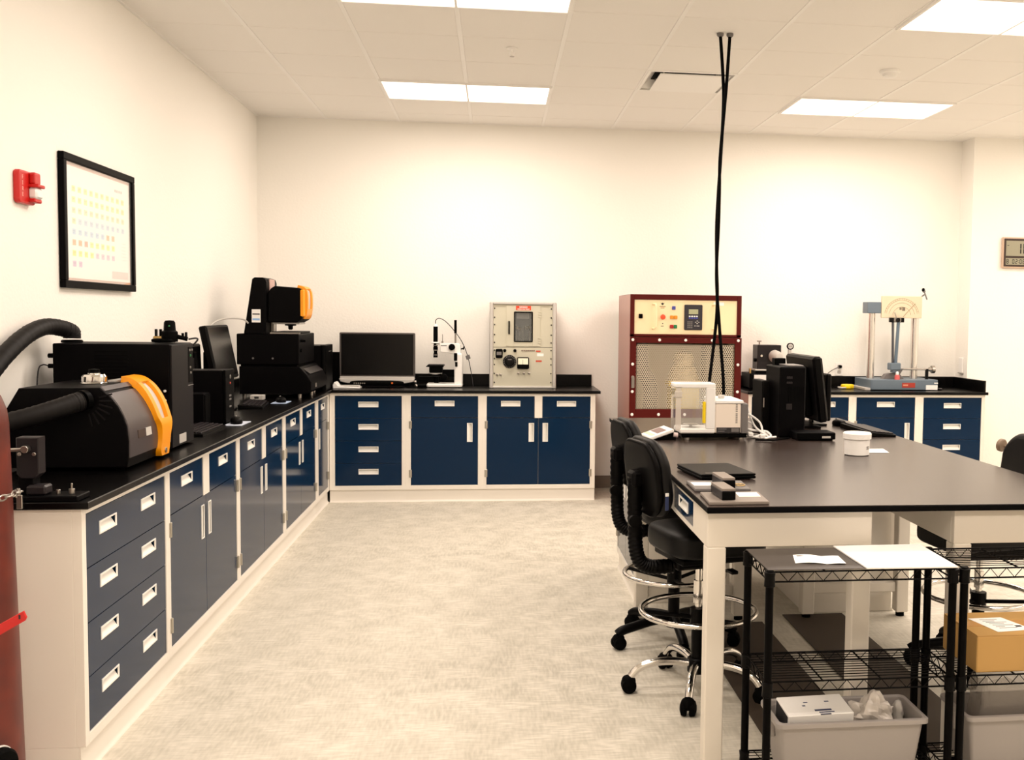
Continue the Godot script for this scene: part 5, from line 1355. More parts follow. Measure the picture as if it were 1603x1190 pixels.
	for i in 2:
		var a: Array = pl[i][1]
		o = thing("sample_plate", pl[i][0], "plate", V((a[0] + a[4]) / 2, CT, (a[1] + a[5]) / 2), 0.0, "sample plates on the island")
		part("plate", MB.new().prism(P2(a), 1, CT, CT + 0.011, 0.002), M.grey if i == 0 else mat(rgb(132, 122, 114), 0.4), o)
		part("paper_label", MB.new().prism(P2(pl[i][2]), 1, CT + 0.011, CT + 0.0118, 0.0), M.paper, o)
	for i in 2:
		var c := V(2.822, CT + 0.0118, 5.45) if i == 0 else V(2.77, CT + 0.0118, 5.675)
		o = thing("metal_block", ["small dark steel block on the rear sample plate", "small dark steel block on the front sample plate"][i], "block", c, 0.0, "steel blocks on the sample plates")
		var bxf := Transform3D(Basis(Vector3.UP, 0.05), c)
		part("block", MB.new().box(V(-0.024, 0, -0.075), V(0.024, 0.03, 0.07), 0.002, bxf), M.charcoal, o)
		part("cap_plate", MB.new().box(V(-0.023, 0.03, -0.074), V(0.023, 0.038, 0.069), 0.001, bxf), mat(rgb(132, 122, 114), 0.4), o)
		part("face_plate", MB.new().box(V(-0.022, 0.002, 0.07), V(0.022, 0.028, 0.073), 0.001, bxf), M.black2, o)
	single("wire_coil", "thin coil of wire lying on the rear sample plate", "wire", MB.new().torus(V(2.88, CT + 0.014, 5.45), Vector3.UP, 0.02, 0.002, 20, 6), M.brass, V(2.88, CT + 0.0118, 5.45))
func drafting_chair(label: String, at: Vector3, turn: float, base_turn: float, seat_y: float, ring_y: float, chrome: bool, bright_column: bool) -> Node3D:
	# built facing local +x: the backrest stands on the -x side
	var o := thing("drafting_chair", label, "chair", at, turn, "black drafting chairs at the island")
	var y := seat_y
	part("seat", MB.new().ell(V(0.03, y - 0.055, 0), V(0.21, 0.058, 0.195), 0.42, Transform3D.IDENTITY, 36, 18).warp(func(p: Vector3) -> Vector3: return V(p.x, p.y - 0.02 * clampf((p.x - 0.1) * 6.0, 0.0, 1.0), p.z)), M.fabric, o, false)
	part("seat_pan", MB.new().box(V(-0.14, y - 0.135, -0.14), V(0.16, y - 0.108, 0.14), 0.012), M.plastic, o, false)
	part("mechanism", MB.new().box(V(-0.12, y - 0.175, -0.05), V(0.1, y - 0.13, 0.05), 0.01), M.plastic, o, false)
	part("lever", MB.new().tube([V(0.03, y - 0.15, 0.05), V(0.03, y - 0.152, 0.19), V(0.035, y - 0.14, 0.22)], 0.006, 8).box(V(0.02, y - 0.152, 0.2), V(0.05, y - 0.138, 0.25), 0.005), M.plastic, o, false)
	# backrest: a padded, gently curved shield, and its outer shell
	var bend := func(p: Vector3) -> Vector3:
		var q := V(p.x + 0.2 * p.z * p.z, p.y, p.z)
		var t := q.y - (y + 0.15)
		q.x += -0.1 * t - 0.25 * t * t
		return q
	var sh := func(k: float) -> PackedVector2Array:
		var a := PackedVector2Array()
		for q in rrect(-0.178 * k, y + 0.055, 0.178 * k, y + 0.055 + 0.31 * k, 0.1 * k, 8):
			var t: float = (q.y - y - 0.055) / 0.31
			a.append(Vector2(q.x * (0.86 + 0.14 * sin(clampf(t, 0.0, 1.0) * PI)), q.y))
		return a
	part("backrest", MB.new().prism(sh.call(1.0), 0, -0.242, -0.195, 0.023, 5).warp(bend), M.fabric, o, false)
	part("back_shell", MB.new().prism(sh.call(0.97), 0, -0.264, -0.238, 0.012, 4).warp(bend), M.plastic, o, false)
	if chrome:
		var tg := part("care_tag", MB.new().box(V(-0.232, y + 0.1, 0.172), V(-0.218, y + 0.155, 0.176), 0.001), mat(rgb(40, 52, 92), 0.5), o, false)
		part("tag_end", MB.new().box(V(-0.232, y + 0.155, 0.172), V(-0.218, y + 0.168, 0.176), 0.001), M.paper, tg, false)
	# J-bar in a ribbed sleeve
	var jp := spline([V(-0.288, y + 0.21, 0), V(-0.288, y + 0.1, 0), V(-0.285, y + 0.0, 0), V(-0.28, y - 0.08, 0), V(-0.26, y - 0.135, 0), V(-0.21, y - 0.16, 0), V(-0.12, y - 0.162, 0)], 9)
	var rr := []
	for i in jp.size(): rr.append(0.031 if i % 2 == 0 else 0.0275)
	part("back_support", MB.new().tube(jp, rr, 14), M.plastic, o, false)
	part("back_bracket", MB.new().box(V(-0.312, y + 0.17, -0.038), V(-0.26, y + 0.235, 0.038), 0.012), M.plastic, o, false)
	part("height_knob", MB.new().lathe(V(-0.308, y + 0.04, 0.03), V(0, 0, 1), [[0.0, 0.0], [0.012, 0.0], [0.025, 0.01], [0.025, 0.025], [0.0, 0.028]], 18), M.plastic, o, false)
	part("gas_column", MB.new().cyl(V(0, 0.3, 0), V(0, y - 0.16, 0), 0.014, 18), M.chrome, o, false)
	part("column_tube", MB.new().cyl(V(0, ring_y + 0.03, 0), V(0, y - 0.23, 0), 0.021, 20), M.chrome if bright_column else M.plastic, o, false)
	part("outer_tube", MB.new().cyl(V(0, 0.09, 0), V(0, ring_y + (0.0 if bright_column else 0.06), 0), 0.027, 20), M.plastic, o, false)
	if ring_y > 0.0:
		var fr := part("foot_ring", MB.new().torus(V(0, ring_y, 0), Vector3.UP, 0.235, 0.0115, 56, 12), M.chrome, o, false)
		for k in 3:
			var a := base_turn - turn + TAU * k / 3 + 0.5
			part("ring_spoke", MB.new().tube([V(cos(a) * 0.02, ring_y - 0.03, sin(a) * 0.02), V(cos(a) * 0.13, ring_y - 0.015, sin(a) * 0.13), V(cos(a) * 0.23, ring_y, sin(a) * 0.23)], 0.009, 8), M.plastic, fr, false)
		part("ring_hub", MB.new().cyl(V(0, ring_y - 0.06, 0), V(0, ring_y + 0.01, 0), 0.034, 20), M.plastic, fr, false)
	part("base_hub", MB.new().cyl(V(0, 0.075, 0), V(0, 0.14, 0), 0.042, 20, 0.006), M.plastic, o, false)
	for k in 5:
		var a := base_turn - turn + TAU * k / 5
		var d := V(cos(a), 0, -sin(a))
		var pts := [d * 0.03 + V(0, 0.115, 0), d * 0.11 + V(0, 0.125, 0), d * 0.19 + V(0, 0.12, 0), d * 0.245 + V(0, 0.098, 0), d * 0.275 + V(0, 0.066, 0)]
		if not chrome: pts = [d * 0.03 + V(0, 0.12, 0), d * 0.12 + V(0, 0.112, 0), d * 0.21 + V(0, 0.096, 0), d * 0.265 + V(0, 0.085, 0), d * 0.29 + V(0, 0.07, 0)]
		part("base_leg", MB.new().tube(spline(pts, 5), 0.0165 if chrome else 0.022, 12), M.chrome if chrome else M.plastic, o, false)
		var c := d * 0.284
		var s := V(d.z, 0, -d.x)
		var cs := MB.new()
		for e: float in [-1.0, 1.0]: cs.lathe(c + s * 0.006 * e + V(0, 0.031, 0), s * e, [[0.0, 0.0], [0.028, 0.0], [0.031, 0.004], [0.029, 0.02], [0.014, 0.026], [0.0, 0.026]], 20)
		cs.ell(c + V(0, 0.047, 0), V(0.028, 0.024, 0.028), 0.8, Transform3D.IDENTITY, 14, 8)
		part("caster", cs, M.rubber, o, false)
	return o

func chairs() -> void:
	drafting_chair("black drafting chair with chrome star base nearest the viewer at the island", V(2.83, 0, 4.99), 0.25, PI, 0.69, 0.335, true, true)
	drafting_chair("black drafting chair with black star base behind the chrome-based one", V(2.84, 0, 4.36), 0.16, PI + 0.31, 0.7, 0.33, false, false)
	var rc := drafting_chair("black drafting chair on the right side of the island", V(4.12, 0, 4.83), PI + 0.12, 0.4, 0.665, 0.33, false, true)
	part("side_knob", MB.new().cyl(V(4.36, 0.95, 4.6), V(4.335, 0.957, 4.585), 0.008, 10).cyl(V(4.325, 0.96, 4.575), V(4.335, 0.957, 4.595), 0.03, 22, 0.004), mat(rgb(128, 108, 88), 0.5), rc)

func zig(b: MB, a: Vector3, c: Vector3, drop: float, step: float, r: float) -> void:
	var l := a.distance_to(c)
	var n := int(l / step)
	var pts := []
	for i in n + 1: pts.append(a.lerp(c, (i + 0.0) / n) + V(0, -drop if i % 2 else 0.0, 0))
	b.tube(pts, r, 5)

func rack(label: String, x0: float, x1: float) -> Node3D:
	var z0 := 5.832
	var z1 := 6.098
	var o := thing("wire_rack", label, "rack", V((x0 + x1) / 2, 0, (z0 + z1) / 2), 0.0, "black wire racks in front of the island")
	for x: float in [x0, x1]:
		for z: float in [z0, z1]:
			var p := part("post", MB.new().cyl(V(x, 0.012, z), V(x, 0.776, z), 0.0125, 18, 0.002), M.wire, o)
			part("foot", MB.new().cyl(V(x, 0.0, z), V(x, 0.014, z), 0.014, 14), M.rubber, p)
			for y: float in [0.77, 0.432, 0.105]:
				part("collar", MB.new().lathe(V(x, y - 0.045, z), Vector3.UP, [[0.0125, 0.0], [0.017, 0.002], [0.0155, 0.03], [0.0175, 0.045], [0.0125, 0.047]], 18), M.plastic, p)
	for y: float in [0.77, 0.432, 0.105]:
		var f := MB.new()
		for z: float in [z0, z1]:
			for yy: float in [y, y - 0.03]: f.tube([V(x0 + 0.012, yy, z), V(x1 - 0.012, yy, z)], 0.0027, 6)
			zig(f, V(x0 + 0.03, y, z), V(x1 - 0.03, y, z), 0.03, 0.026, 0.0018)
		for x: float in [x0, x1]:
			for yy: float in [y, y - 0.03]: f.tube([V(x, yy, z0 + 0.012), V(x, yy, z1 - 0.012)], 0.0027, 6)
			zig(f, V(x, y, z0 + 0.03), V(x, y, z1 - 0.03), 0.03, 0.026, 0.0018)
		var s := part("shelf_frame", f, M.wire, o)
		var w := MB.new()
		for k in range(1, 12): w.tube([V(x0, y + 0.003, z0 + (z1 - z0) * k / 12.0), V(x1, y + 0.003, z0 + (z1 - z0) * k / 12.0)], 0.0016, 5)
		tag(part("shelf_wires", w, M.wire, s), "", "", "", "stuff")
		for t: float in [0.3, 0.62]: part("cross_wire", MB.new().tube([V(lerpf(x0, x1, t), y - 0.001, z0), V(lerpf(x0, x1, t), y - 0.001, z1)], 0.0027, 6), M.wire, s)
	return o

func tote(label: String, x0: float, x1: float) -> Node3D:
	# open-topped bin: hollow walls that taper, and a turned-over rim
	var z0 := 5.86
	var z1 := 6.078
	var y0 := 0.112
	var y1 := 0.29
	var o := thing("tote_bin", label, "bin", V((x0 + x1) / 2, y0, (z0 + z1) / 2), 0.0, "grey bins on the lowest rack shelves")
	var b := MB.new()
	var ring := func(d: float, y: float) -> PackedVector3Array:
		var a := PackedVector3Array()
		for q in rrect(x0 + d, z0 + d, x1 - d, z1 - d, maxf(0.006, 0.02 - d * 0.3)): a.append(V(q.x, y, q.y))
		return a
	var c := V((x0 + x1) / 2, 0, (z0 + z1) / 2)
	var A: PackedVector3Array = ring.call(0.034, y0)
	var B: PackedVector3Array = ring.call(0.012, y1 - 0.006)
	var C: PackedVector3Array = ring.call(0.016, y1 - 0.006)
	var D: PackedVector3Array = ring.call(0.037, y0 + 0.004)
	b.ring_strip(A, B, c + V(0, y0, 0), c + V(0, y1, 0))
	for i in C.size():
		var j := (i + 1) % C.size()
		b.quad(C[i], C[j], D[j], D[i], c + V(0, 0.2, 0) - C[i])
	b.disc(A, c + V(0, y0, 0), Vector3.DOWN)
	b.disc(D, c + V(0, y0 + 0.004, 0), Vector3.UP)
	part("body", b, M.bin, o)
	var r := MB.new()
	var R := [ring.call(0.012, y1 - 0.016), ring.call(0.0, y1 - 0.015), ring.call(0.0, y1 - 0.002), ring.call(0.003, y1), ring.call(0.013, y1), ring.call(0.016, y1 - 0.004), ring.call(0.016, y1 - 0.014)]
	for k in R.size() - 1:
		for i in R[0].size():
			var j: int = (i + 1) % R[0].size()
			var m: Vector3 = (R[k][i] + R[k + 1][i]) / 2.0
			var rim: Vector3 = (R[1][i] + R[5][i]) / 2.0
			rim.y = y1 - 0.009
			r.quad(R[k][i], R[k][j], R[k + 1][j], R[k + 1][i], m - rim)
	part("rim", r, M.bin, o)
	part("handle_lug", MB.new().box(V(x0 - 0.001, y1 - 0.075, 5.94), V(x0 + 0.02, y1 - 0.014, 5.99), 0.004), M.bin, o)
	return o

func crumple(c: Vector3, h: Vector3, sd: int, amp: float) -> MB:
	var n := FastNoiseLite.new()
	n.seed = sd
	n.frequency = 14.0
	n.fractal_octaves = 3
	return MB.new().ell(c, h, 0.8, Transform3D.IDENTITY, 36, 20).warp(func(p: Vector3) -> Vector3: return p + (p - c).normalized() * n.get_noise_3dv(p) * amp)

func racks() -> void:
	var o: Node3D
	rack("left black wire rack with a dark liner on its top shelf", 2.822, 3.402)
	rack("right black wire rack with bare wires on its top shelf", 3.439, 4.033)
	single("shelf_liner", "dark brown liner covering the top of the left wire rack", "shelf liner", MB.new().box(V(2.815, 0.7765, 5.826), V(3.405, 0.7785, 6.104), 0.001), mat(rgb(60, 54, 50), 0.45), V(3.11, 0.7755, 5.96))
	single("board", "plain white foam board lying on the liner of the left rack", "board", MB.new().prism(P2([3.112, 5.822, 3.414, 5.815, 3.405, 6.124, 3.118, 6.119]), 1, 0.7787, 0.784, 0.001), M.white, V(3.26, 0.778, 5.97))
	o = thing("paper_slip", "small white printed paper slip on the dark rack liner", "paper", V(3.0, 0.778, 5.99))
	var ps := MB.new()
	for k in 8:
		var t := k / 8.0
		var u := (k + 1) / 8.0
		var a := [V(2.945, 0, 5.921), V(3.082, 0, 5.958), V(3.074, 0, 6.058), V(2.921, 0, 6.03)]
		var h := func(w: float) -> float: return 0.779 + 0.004 * absf(sin(w * 5.0))
		var q := [a[0].lerp(a[1], t), a[0].lerp(a[1], u), a[3].lerp(a[2], u), a[3].lerp(a[2], t)]
		for i in 4: q[i].y = h.call(t if i == 0 or i == 3 else u)
		ps.quad(q[0], q[1], q[2], q[3], Vector3.UP)
		ps.quad(q[0] - V(0, 0.0006, 0), q[1] - V(0, 0.0006, 0), q[2] - V(0, 0.0006, 0), q[3] - V(0, 0.0006, 0), Vector3.DOWN)
	part("sheet", ps, M.paper, o)
	part("print", MB.new().box(V(2.95, 0.7815, 5.94), V(2.985, 0.7825, 5.943), 0.0).box(V(2.95, 0.7815, 5.948), V(2.975, 0.7825, 5.951), 0.0), M.grey, o)

	o = tote("grey bin holding a printed white carton on the left rack", 2.862, 3.352)
	o = tote("grey bin lined with a clear bag on the right rack", 3.475, 3.975)
	o = thing("carton", "white printed carton tipped into the left grey bin", "carton", V(3.0, 0.2, 5.98))
	var cx := Transform3D(Basis(V(0, 1, 0), 0.05).rotated(V(1, 0, 0), 0.12), V(3.03, 0.258, 5.965))
	part("body", MB.new().box(V(-0.125, -0.05, -0.062), V(0.09, 0.05, 0.062), 0.002, cx), M.white, o)
	part("open_flap", MB.new().box(V(-0.1262, -0.02, -0.055), V(-0.125, 0.044, 0.055), 0.0, cx), M.ink, o)
	for q: Array in [[-0.03, 0.03, 0.055, 0.010], [-0.02, 0.046, 0.05, 0.006], [-0.02, 0.058, 0.035, 0.006], [-0.05, -0.02, 0.014, 0.006], [0.02, -0.02, 0.014, 0.006], [-0.06, 0.0, 0.01, 0.006]]:
		part("print", MB.new().box(V(q[0], 0.05, q[1]), V(q[0] + q[2], 0.0506, q[1] + q[3]), 0.0, cx), mat(rgb(66, 72, 100), 0.7), o)
	single("plastic_bag", "crumpled translucent bag stuffed beside the white carton in the bin", "bag", crumple(V(3.203, 0.262, 5.972), V(0.07, 0.06, 0.05), 4, 0.04), M.bag, V(3.215, 0.2, 5.99))
	single("paper_wad", "crumpled pale paper at the right end of the left bin", "paper", crumple(V(3.305, 0.245, 5.93), V(0.018, 0.05, 0.025), 9, 0.02), M.lightgrey, V(3.29, 0.2, 5.92))
	var bg := MB.new()
	var nz := FastNoiseLite.new()
	nz.seed = 12
	nz.frequency = 9.0
	var rp := rrect(3.525, 5.91, 3.925, 6.03, 0.02, 3)
	var ringp := PackedVector2Array()
	for i in rp.size():
		for k in 6: ringp.append(rp[i].lerp(rp[(i + 1) % rp.size()], k / 6.0))
	for i in ringp.size():
		var j := (i + 1) % ringp.size()
		for s in 5:
			var q := []
			for w: Array in [[i, s], [j, s], [j, s + 1], [i, s + 1]]:
				var p: Vector2 = ringp[w[0]]
				var yy: float = 0.2 + w[1] * 0.036
				var nn := nz.get_noise_3d(p.x * 1.6, yy * 0.9, p.y * 1.6)
				var mid := Vector2(3.725, 5.97)
				var pp := p.lerp(mid, 0.05 + 0.04 * w[1] * (0.5 + nn))
				q.append(V(pp.x, yy + (nn * 0.05 if w[1] == 5 else 0.0), pp.y))
			bg.quad(q[0], q[1], q[2], q[3], V(q[0].x - 3.725, 0, q[0].z - 5.97))
	var bagm := mat(Color(0.62, 0.59, 0.56, 0.45), 0.2)
	bagm.transparency = BaseMaterial3D.TRANSPARENCY_ALPHA
	bagm.cull_mode = BaseMaterial3D.CULL_DISABLED
	single("bin_liner", "translucent bag lining the right grey bin", "bag", bg, bagm, V(3.725, 0.2, 5.97))
	# cardboard box with a shipping label
	o = thing("cardboard_box", "brown cardboard box with a shipping label on the right rack", "box", V(3.66, 0.437, 5.97))
	part("body", MB.new().box(V(3.492, 0.437, 5.845), V(3.84, 0.552, 6.09), 0.003), M.card, o)
	part("flap", MB.new().box(V(3.493, 0.552, 5.846), V(3.839, 0.5545, 5.966), 0.0).box(V(3.493, 0.552, 5.969), V(3.839, 0.5545, 6.089), 0.0), M.card, o)
	part("tape", MB.new().box(V(3.493, 0.5545, 5.94), V(3.839, 0.5552, 5.995), 0.0), mat(rgb(200, 150, 88), 0.3), o)
	var lb := part("shipping_label", MB.new().prism(P2([3.545, 5.915, 3.66, 5.91, 3.7, 6.045, 3.575, 6.06]), 1, 0.5552, 0.556, 0.0), M.paper, o)
	for k in 7: part("print_line", MB.new().box(V(3.575 + k * 0.004, 0.556, 5.93 + k * 0.015), V(3.575 + k * 0.004 + [0.06, 0.04, 0.07, 0.05, 0.07, 0.03, 0.06][k], 0.5564, 5.934 + k * 0.015), 0.0), M.grey, lb)
	part("print_block", MB.new().box(V(3.66, 0.556, 6.0), V(3.68, 0.5564, 6.015), 0.0), M.ink, lb)
	part("paper_scrap", MB.new().prism(P2([3.72, 5.95, 3.78, 5.96, 3.77, 6.0, 3.71, 5.98]), 1, 0.5552, 0.557, 0.0), mat(rgb(240, 220, 160), 0.7), o)

func wall_items() -> void:
	var o: Node3D
	# framed chart
	o = thing("framed_chart", "black framed chart of pastel swatches hanging on the left wall", "picture", V(0.0, 1.63, 3.54))
	var y0 := 1.632
	var y1 := 2.258
	var z0 := 3.075
	var z1 := 4.013
	part("frame", MB.new().box(V(0.002, y0, z0), V(0.03, y0 + 0.035, z1), 0.003).box(V(0.002, y1 - 0.035, z0), V(0.03, y1, z1), 0.003).box(V(0.002, y0 + 0.035, z0), V(0.03, y1 - 0.035, z0 + 0.035), 0.003).box(V(0.002, y0 + 0.035, z1 - 0.035), V(0.03, y1 - 0.035, z1), 0.003), M.black, o)
	part("mat_board", MB.new().box(V(0.002, y0 + 0.03, z0 + 0.03), V(0.012, y1 - 0.03, z1 - 0.03), 0.0), mat(rgb(214, 176, 160), 0.6), o)
	var W := 820
	var Hh := 540
	var im := Image.create(W, Hh, false, Image.FORMAT_RGB8)
	im.fill(Color(0.985, 0.98, 0.96))
	var cols := [[10, "y"], [10, "y"], [10, "g"], [10, "s"], [8, "b"], [8, "m"], [8, "p"], [2, "v"]]
	for r in cols.size():
		for k: int in cols[r][0]:
			var c := Color(0.90, 0.92, 0.62)
			match cols[r][1]:
				"g": c = Color(0.84, 0.89, 0.72)
				"s": c = Color(0.82, 0.88, 0.70) if k == 0 else Color(0.76, 0.83, 0.90)
				"b": c = Color(0.72, 0.82, 0.92) if k < 6 else Color(0.94, 0.70, 0.50)
				"m": c = Color(0.93, 0.66, 0.46) if k < 2 else Color(0.90, 0.58, 0.46) if k == 2 else Color(0.96, 0.95, 0.55)
				"p": c = Color(0.96, 0.94, 0.45) if k < 4 else Color(0.86, 0.76, 0.84)
				"v": c = Color(0.82, 0.70, 0.84)
			im.fill_rect(Rect2i(70 + k * 70, 92 + r * 52, 40, 28), c)
			im.fill_rect(Rect2i(76 + k * 70, 100 + r * 52, 28, 4), c.darkened(0.18))
			im.fill_rect(Rect2i(76 + k * 70, 108 + r * 52, 20, 3), c.darkened(0.15))
	for k in 4: im.fill_rect(Rect2i(610 + k * 28, 46, 20, 14), Color(0.72, 0.70, 0.68))
	im.fill_rect(Rect2i(560, 486, 230, 40), Color(0.95, 0.82, 0.80))
	for k in 6: im.fill_rect(Rect2i(700, 330 + k * 18, 60, 3), Color(0.88, 0.86, 0.84))
	var pm := mat(Color.WHITE, 0.5)
	pm.albedo_texture = tex_from(im)
	part("chart_sheet", MB.new().tquad(V(0.0135, y1 - 0.052, z1 - 0.055), V(0.0135, y1 - 0.052, z0 + 0.045), V(0.0135, y0 + 0.048, z0 + 0.045), V(0.0135, y0 + 0.048, z1 - 0.055)), pm, o)
	part("glazing", MB.new().box(V(0.018, y0 + 0.03, z0 + 0.03), V(0.02, y1 - 0.03, z1 - 0.03), 0.0), M.glass, o)
	# fire strobe
	o = thing("fire_alarm", "red fire alarm strobe with clear flash lens on the left wall", "alarm", V(0, 1.97, 4.38))
	part("back_plate", MB.new().prism(rrect(4.3, 1.975, 4.455, 2.115, 0.02), 0, 0.0, 0.026, 0.006, 2), M.red, o)
	part("horn_cover", MB.new().prism(rrect(4.305, 2.06, 4.365, 2.113, 0.012), 0, 0.026, 0.05, 0.006, 2), M.red, o)
	part("lens_shelf", MB.new().prism(rrect(4.302, 2.048, 4.372, 2.062, 0.004), 0, 0.02, 0.066, 0.003), M.red, o)
	part("flash_lens", MB.new().box(V(0.02, 2.0, 4.306), V(0.06, 2.048, 4.368), 0.012), mat(rgb(240, 240, 238), 0.12), o)
	part("lens_base", MB.new().box(V(0.02, 1.985, 4.302), V(0.052, 2.002, 4.37), 0.005), M.red, o)
	var i := 0
	for ch in ["F", "I", "R", "E"]:
		text(ch, 0.017, mat(rgb(250, 170, 160), 0.5), o, V(0.0265, 2.085 - i * 0.024, 4.425), Basis(Vector3.UP, PI / 2))
		i += 1
	# thermostat-like strip on the return wall
	o = thing("wall_phone_jack", "slim white wall fitting on the return wall above the right counter", "wall fitting", V(6.229, 1.05, 0.13))
	part("housing", MB.new().box(V(6.212, 1.058, 0.1), V(6.229, 1.195, 0.17), 0.004), M.white, o)
	part("foot_edge", MB.new().box(V(6.208, 1.05, 0.095), V(6.229, 1.06, 0.175), 0.002), M.lightgrey, o)
	# digital clock
	o = thing("digital_clock", "grey-framed digital wall clock at the right edge of the picture", "clock", V(6.75, 2.01, 0.245))
	part("case", MB.new().box(V(6.513, 2.01, 0.246), V(6.985, 2.287, 0.272), 0.008), mat(rgb(200, 172, 150), 0.4), o)
	part("bezel", MB.new().box(V(6.528, 2.024, 0.27), V(6.97, 2.274, 0.276), 0.003), mat(rgb(52, 36, 26), 0.4), o)
	var lc := mat(rgb(150, 146, 124), 0.4)
	var d1 := part("display", MB.new().box(V(6.545, 2.12, 0.275), V(6.955, 2.255, 0.278), 0.0), lc, o)
	var d2 := part("display", MB.new().box(V(6.545, 2.04, 0.275), V(6.955, 2.1, 0.278), 0.0), lc, o)
	var lm := mat(rgb(36, 34, 26), 0.6)
	seg_digits("10:36", 6.64, 2.135, 0.278, 0.1, d1, lm)
	seg_digits("8 02:06", 6.55, 2.049, 0.278, 0.042, d2, lm)
	part("alarm_mark", MB.new().box(V(6.555, 2.21, 0.278), V(6.572, 2.216, 0.2785), 0.0), lm, d1)

func ceiling_items() -> void:
	var o: Node3D
	# plaque diffuser in one tile
	o = thing("air_diffuser", "white square ceiling air diffuser with a drop plate behind the hanging cords", "vent", V(3.306, H, 1.89))
	var x0 := 3.0
	var x1 := 3.612
	var z0 := 1.585
	var z1 := 2.195
	var f := MB.new()
	var up := 0.065
	for q: Array in [[V(x0, H, z0), V(x1, H, z0), V(x1 - 0.09, H + up, z0 + 0.09), V(x0 + 0.09, H + up, z0 + 0.09), V(0, -1, 1)], [V(x0, H, z1), V(x1, H, z1), V(x1 - 0.09, H + up, z1 - 0.09), V(x0 + 0.09, H + up, z1 - 0.09), V(0, -1, -1)], [V(x0, H, z0), V(x0, H, z1), V(x0 + 0.09, H + up, z1 - 0.09), V(x0 + 0.09, H + up, z0 + 0.09), V(1, -1, 0)], [V(x1, H, z0), V(x1, H, z1), V(x1 - 0.09, H + up, z1 - 0.09), V(x1 - 0.09, H + up, z0 + 0.09), V(-1, -1, 0)]]:
		f.quad(q[0], q[1], q[2], q[3], q[4])
	f.box(V(x0, H - 0.004, z0), V(x1, H + 0.004, z0 + 0.02), 0.001).box(V(x0, H - 0.004, z1 - 0.02), V(x1, H + 0.004, z1), 0.001).box(V(x0, H - 0.004, z0 + 0.02), V(x0 + 0.02, H + 0.004, z1 - 0.02), 0.001).box(V(x1 - 0.02, H - 0.004, z0 + 0.02), V(x1, H + 0.004, z1 - 0.02), 0.001)
	part("frame", f, M.tee, o)
	part("dark_throat", MB.new().box(V(x0 + 0.09, H + up - 0.006, z0 + 0.09), V(x1 - 0.09, H + up, z1 - 0.09), 0.0), M.black2, o)
	part("plaque", MB.new().box(V(x0 + 0.09, H - 0.006, z0 + 0.03), V(x1 - 0.04, H + 0.002, z1 - 0.075), 0.003), M.tee, o)
	for q: Array in [[0.12, 0.12], [0.49, 0.12], [0.12, 0.49], [0.49, 0.49]]: part("hanger", MB.new().cyl(V(x0 + q[0], H + 0.002, z0 + q[1]), V(x0 + q[0], H + up, z0 + q[1]), 0.006, 8), M.steel, o)
	# sprinkler
	o = thing("sprinkler", "small white ceiling sprinkler head between the light panels", "sprinkler", V(2.09, H, 2.6))
	part("escutcheon", MB.new().lathe(V(2.09, H + 0.001, 2.6), Vector3.DOWN, [[0.0, 0.0], [0.035, 0.0], [0.034, 0.006], [0.014, 0.012], [0.0, 0.012]], 24), M.tee, o)
	part("frame", MB.new().cyl(V(2.09, H - 0.01, 2.6), V(2.09, H - 0.025, 2.6), 0.008, 12).tube([V(2.08, H - 0.02, 2.6), V(2.076, H - 0.035, 2.6), V(2.088, H - 0.05, 2.6)], 0.002, 6).tube([V(2.1, H - 0.02, 2.6), V(2.104, H - 0.035, 2.6), V(2.092, H - 0.05, 2.6)], 0.002, 6), M.tee, o)
	part("deflector", MB.new().cyl(V(2.09, H - 0.05, 2.6), V(2.09, H - 0.053, 2.6), 0.014, 16), M.steel, o)
	o = thing("smoke_detector", "round white smoke detector on the ceiling right of the diffuser", "detector", V(4.565, H, 2.46))
	part("base", MB.new().lathe(V(4.565, H + 0.001, 2.46), Vector3.DOWN, [[0.0, 0.0], [0.066, 0.0], [0.064, 0.014], [0.05, 0.02], [0.0, 0.02]], 32), M.tee, o)
	part("sensor_cap", MB.new().lathe(V(4.565, H - 0.018, 2.46), Vector3.DOWN, [[0.048, 0.0], [0.046, 0.018], [0.03, 0.026], [0.0, 0.027]], 28), M.white, o)
	# twisted pair of drop cords
	var c1 := [V(3.275, H, 3.145), V(3.3, 2.887, 3.136), V(3.303, 2.72, 3.133), V(3.293, 2.45, 3.133), V(3.283, 2.264, 3.133), V(3.276, 2.05, 3.133), V(3.281, 1.83, 3.133), V(3.288, 1.68, 3.133), V(3.285, 1.53, 3.135), V(3.268, 1.37, 3.15), V(3.235, 1.15, 3.2), V(3.215, 0.99, 3.24), V(3.2, CT + 0.011, 3.26)]
	var c2 := [V(3.332, H, 3.145), V(3.315, 2.887, 3.157), V(3.303, 2.72, 3.158), V(3.284, 2.45, 3.158), V(3.284, 2.264, 3.158), V(3.282, 2.05, 3.158), V(3.275, 1.83, 3.158), V(3.28, 1.68, 3.158), V(3.294, 1.53, 3.158), V(3.306, 1.37, 3.17), V(3.316, 1.2, 3.2), V(3.318, 1.08, 3.22)]
	o = thing("drop_cord", "left black cord of the twisted pair hanging from the ceiling", "cord", V(3.275, H, 3.145), 0.0, "cords hanging from the ceiling")
	part("cord", MB.new().tube(spline(c1, 8), 0.0095, 10), M.rubber, o)
	part("ceiling_gland", MB.new().lathe(V(3.275, H + 0.001, 3.145), Vector3.DOWN, [[0.0, 0.0], [0.02, 0.0], [0.02, 0.012], [0.014, 0.02], [0.0, 0.02]], 18), M.grey, o)
	o = thing("drop_cord", "right black cord of the twisted pair, ending in a pale connector", "cord", V(3.332, H, 3.145), 0.0, "cords hanging from the ceiling")
	part("cord", MB.new().tube(spline(c2, 8), 0.0095, 10), M.rubber, o)
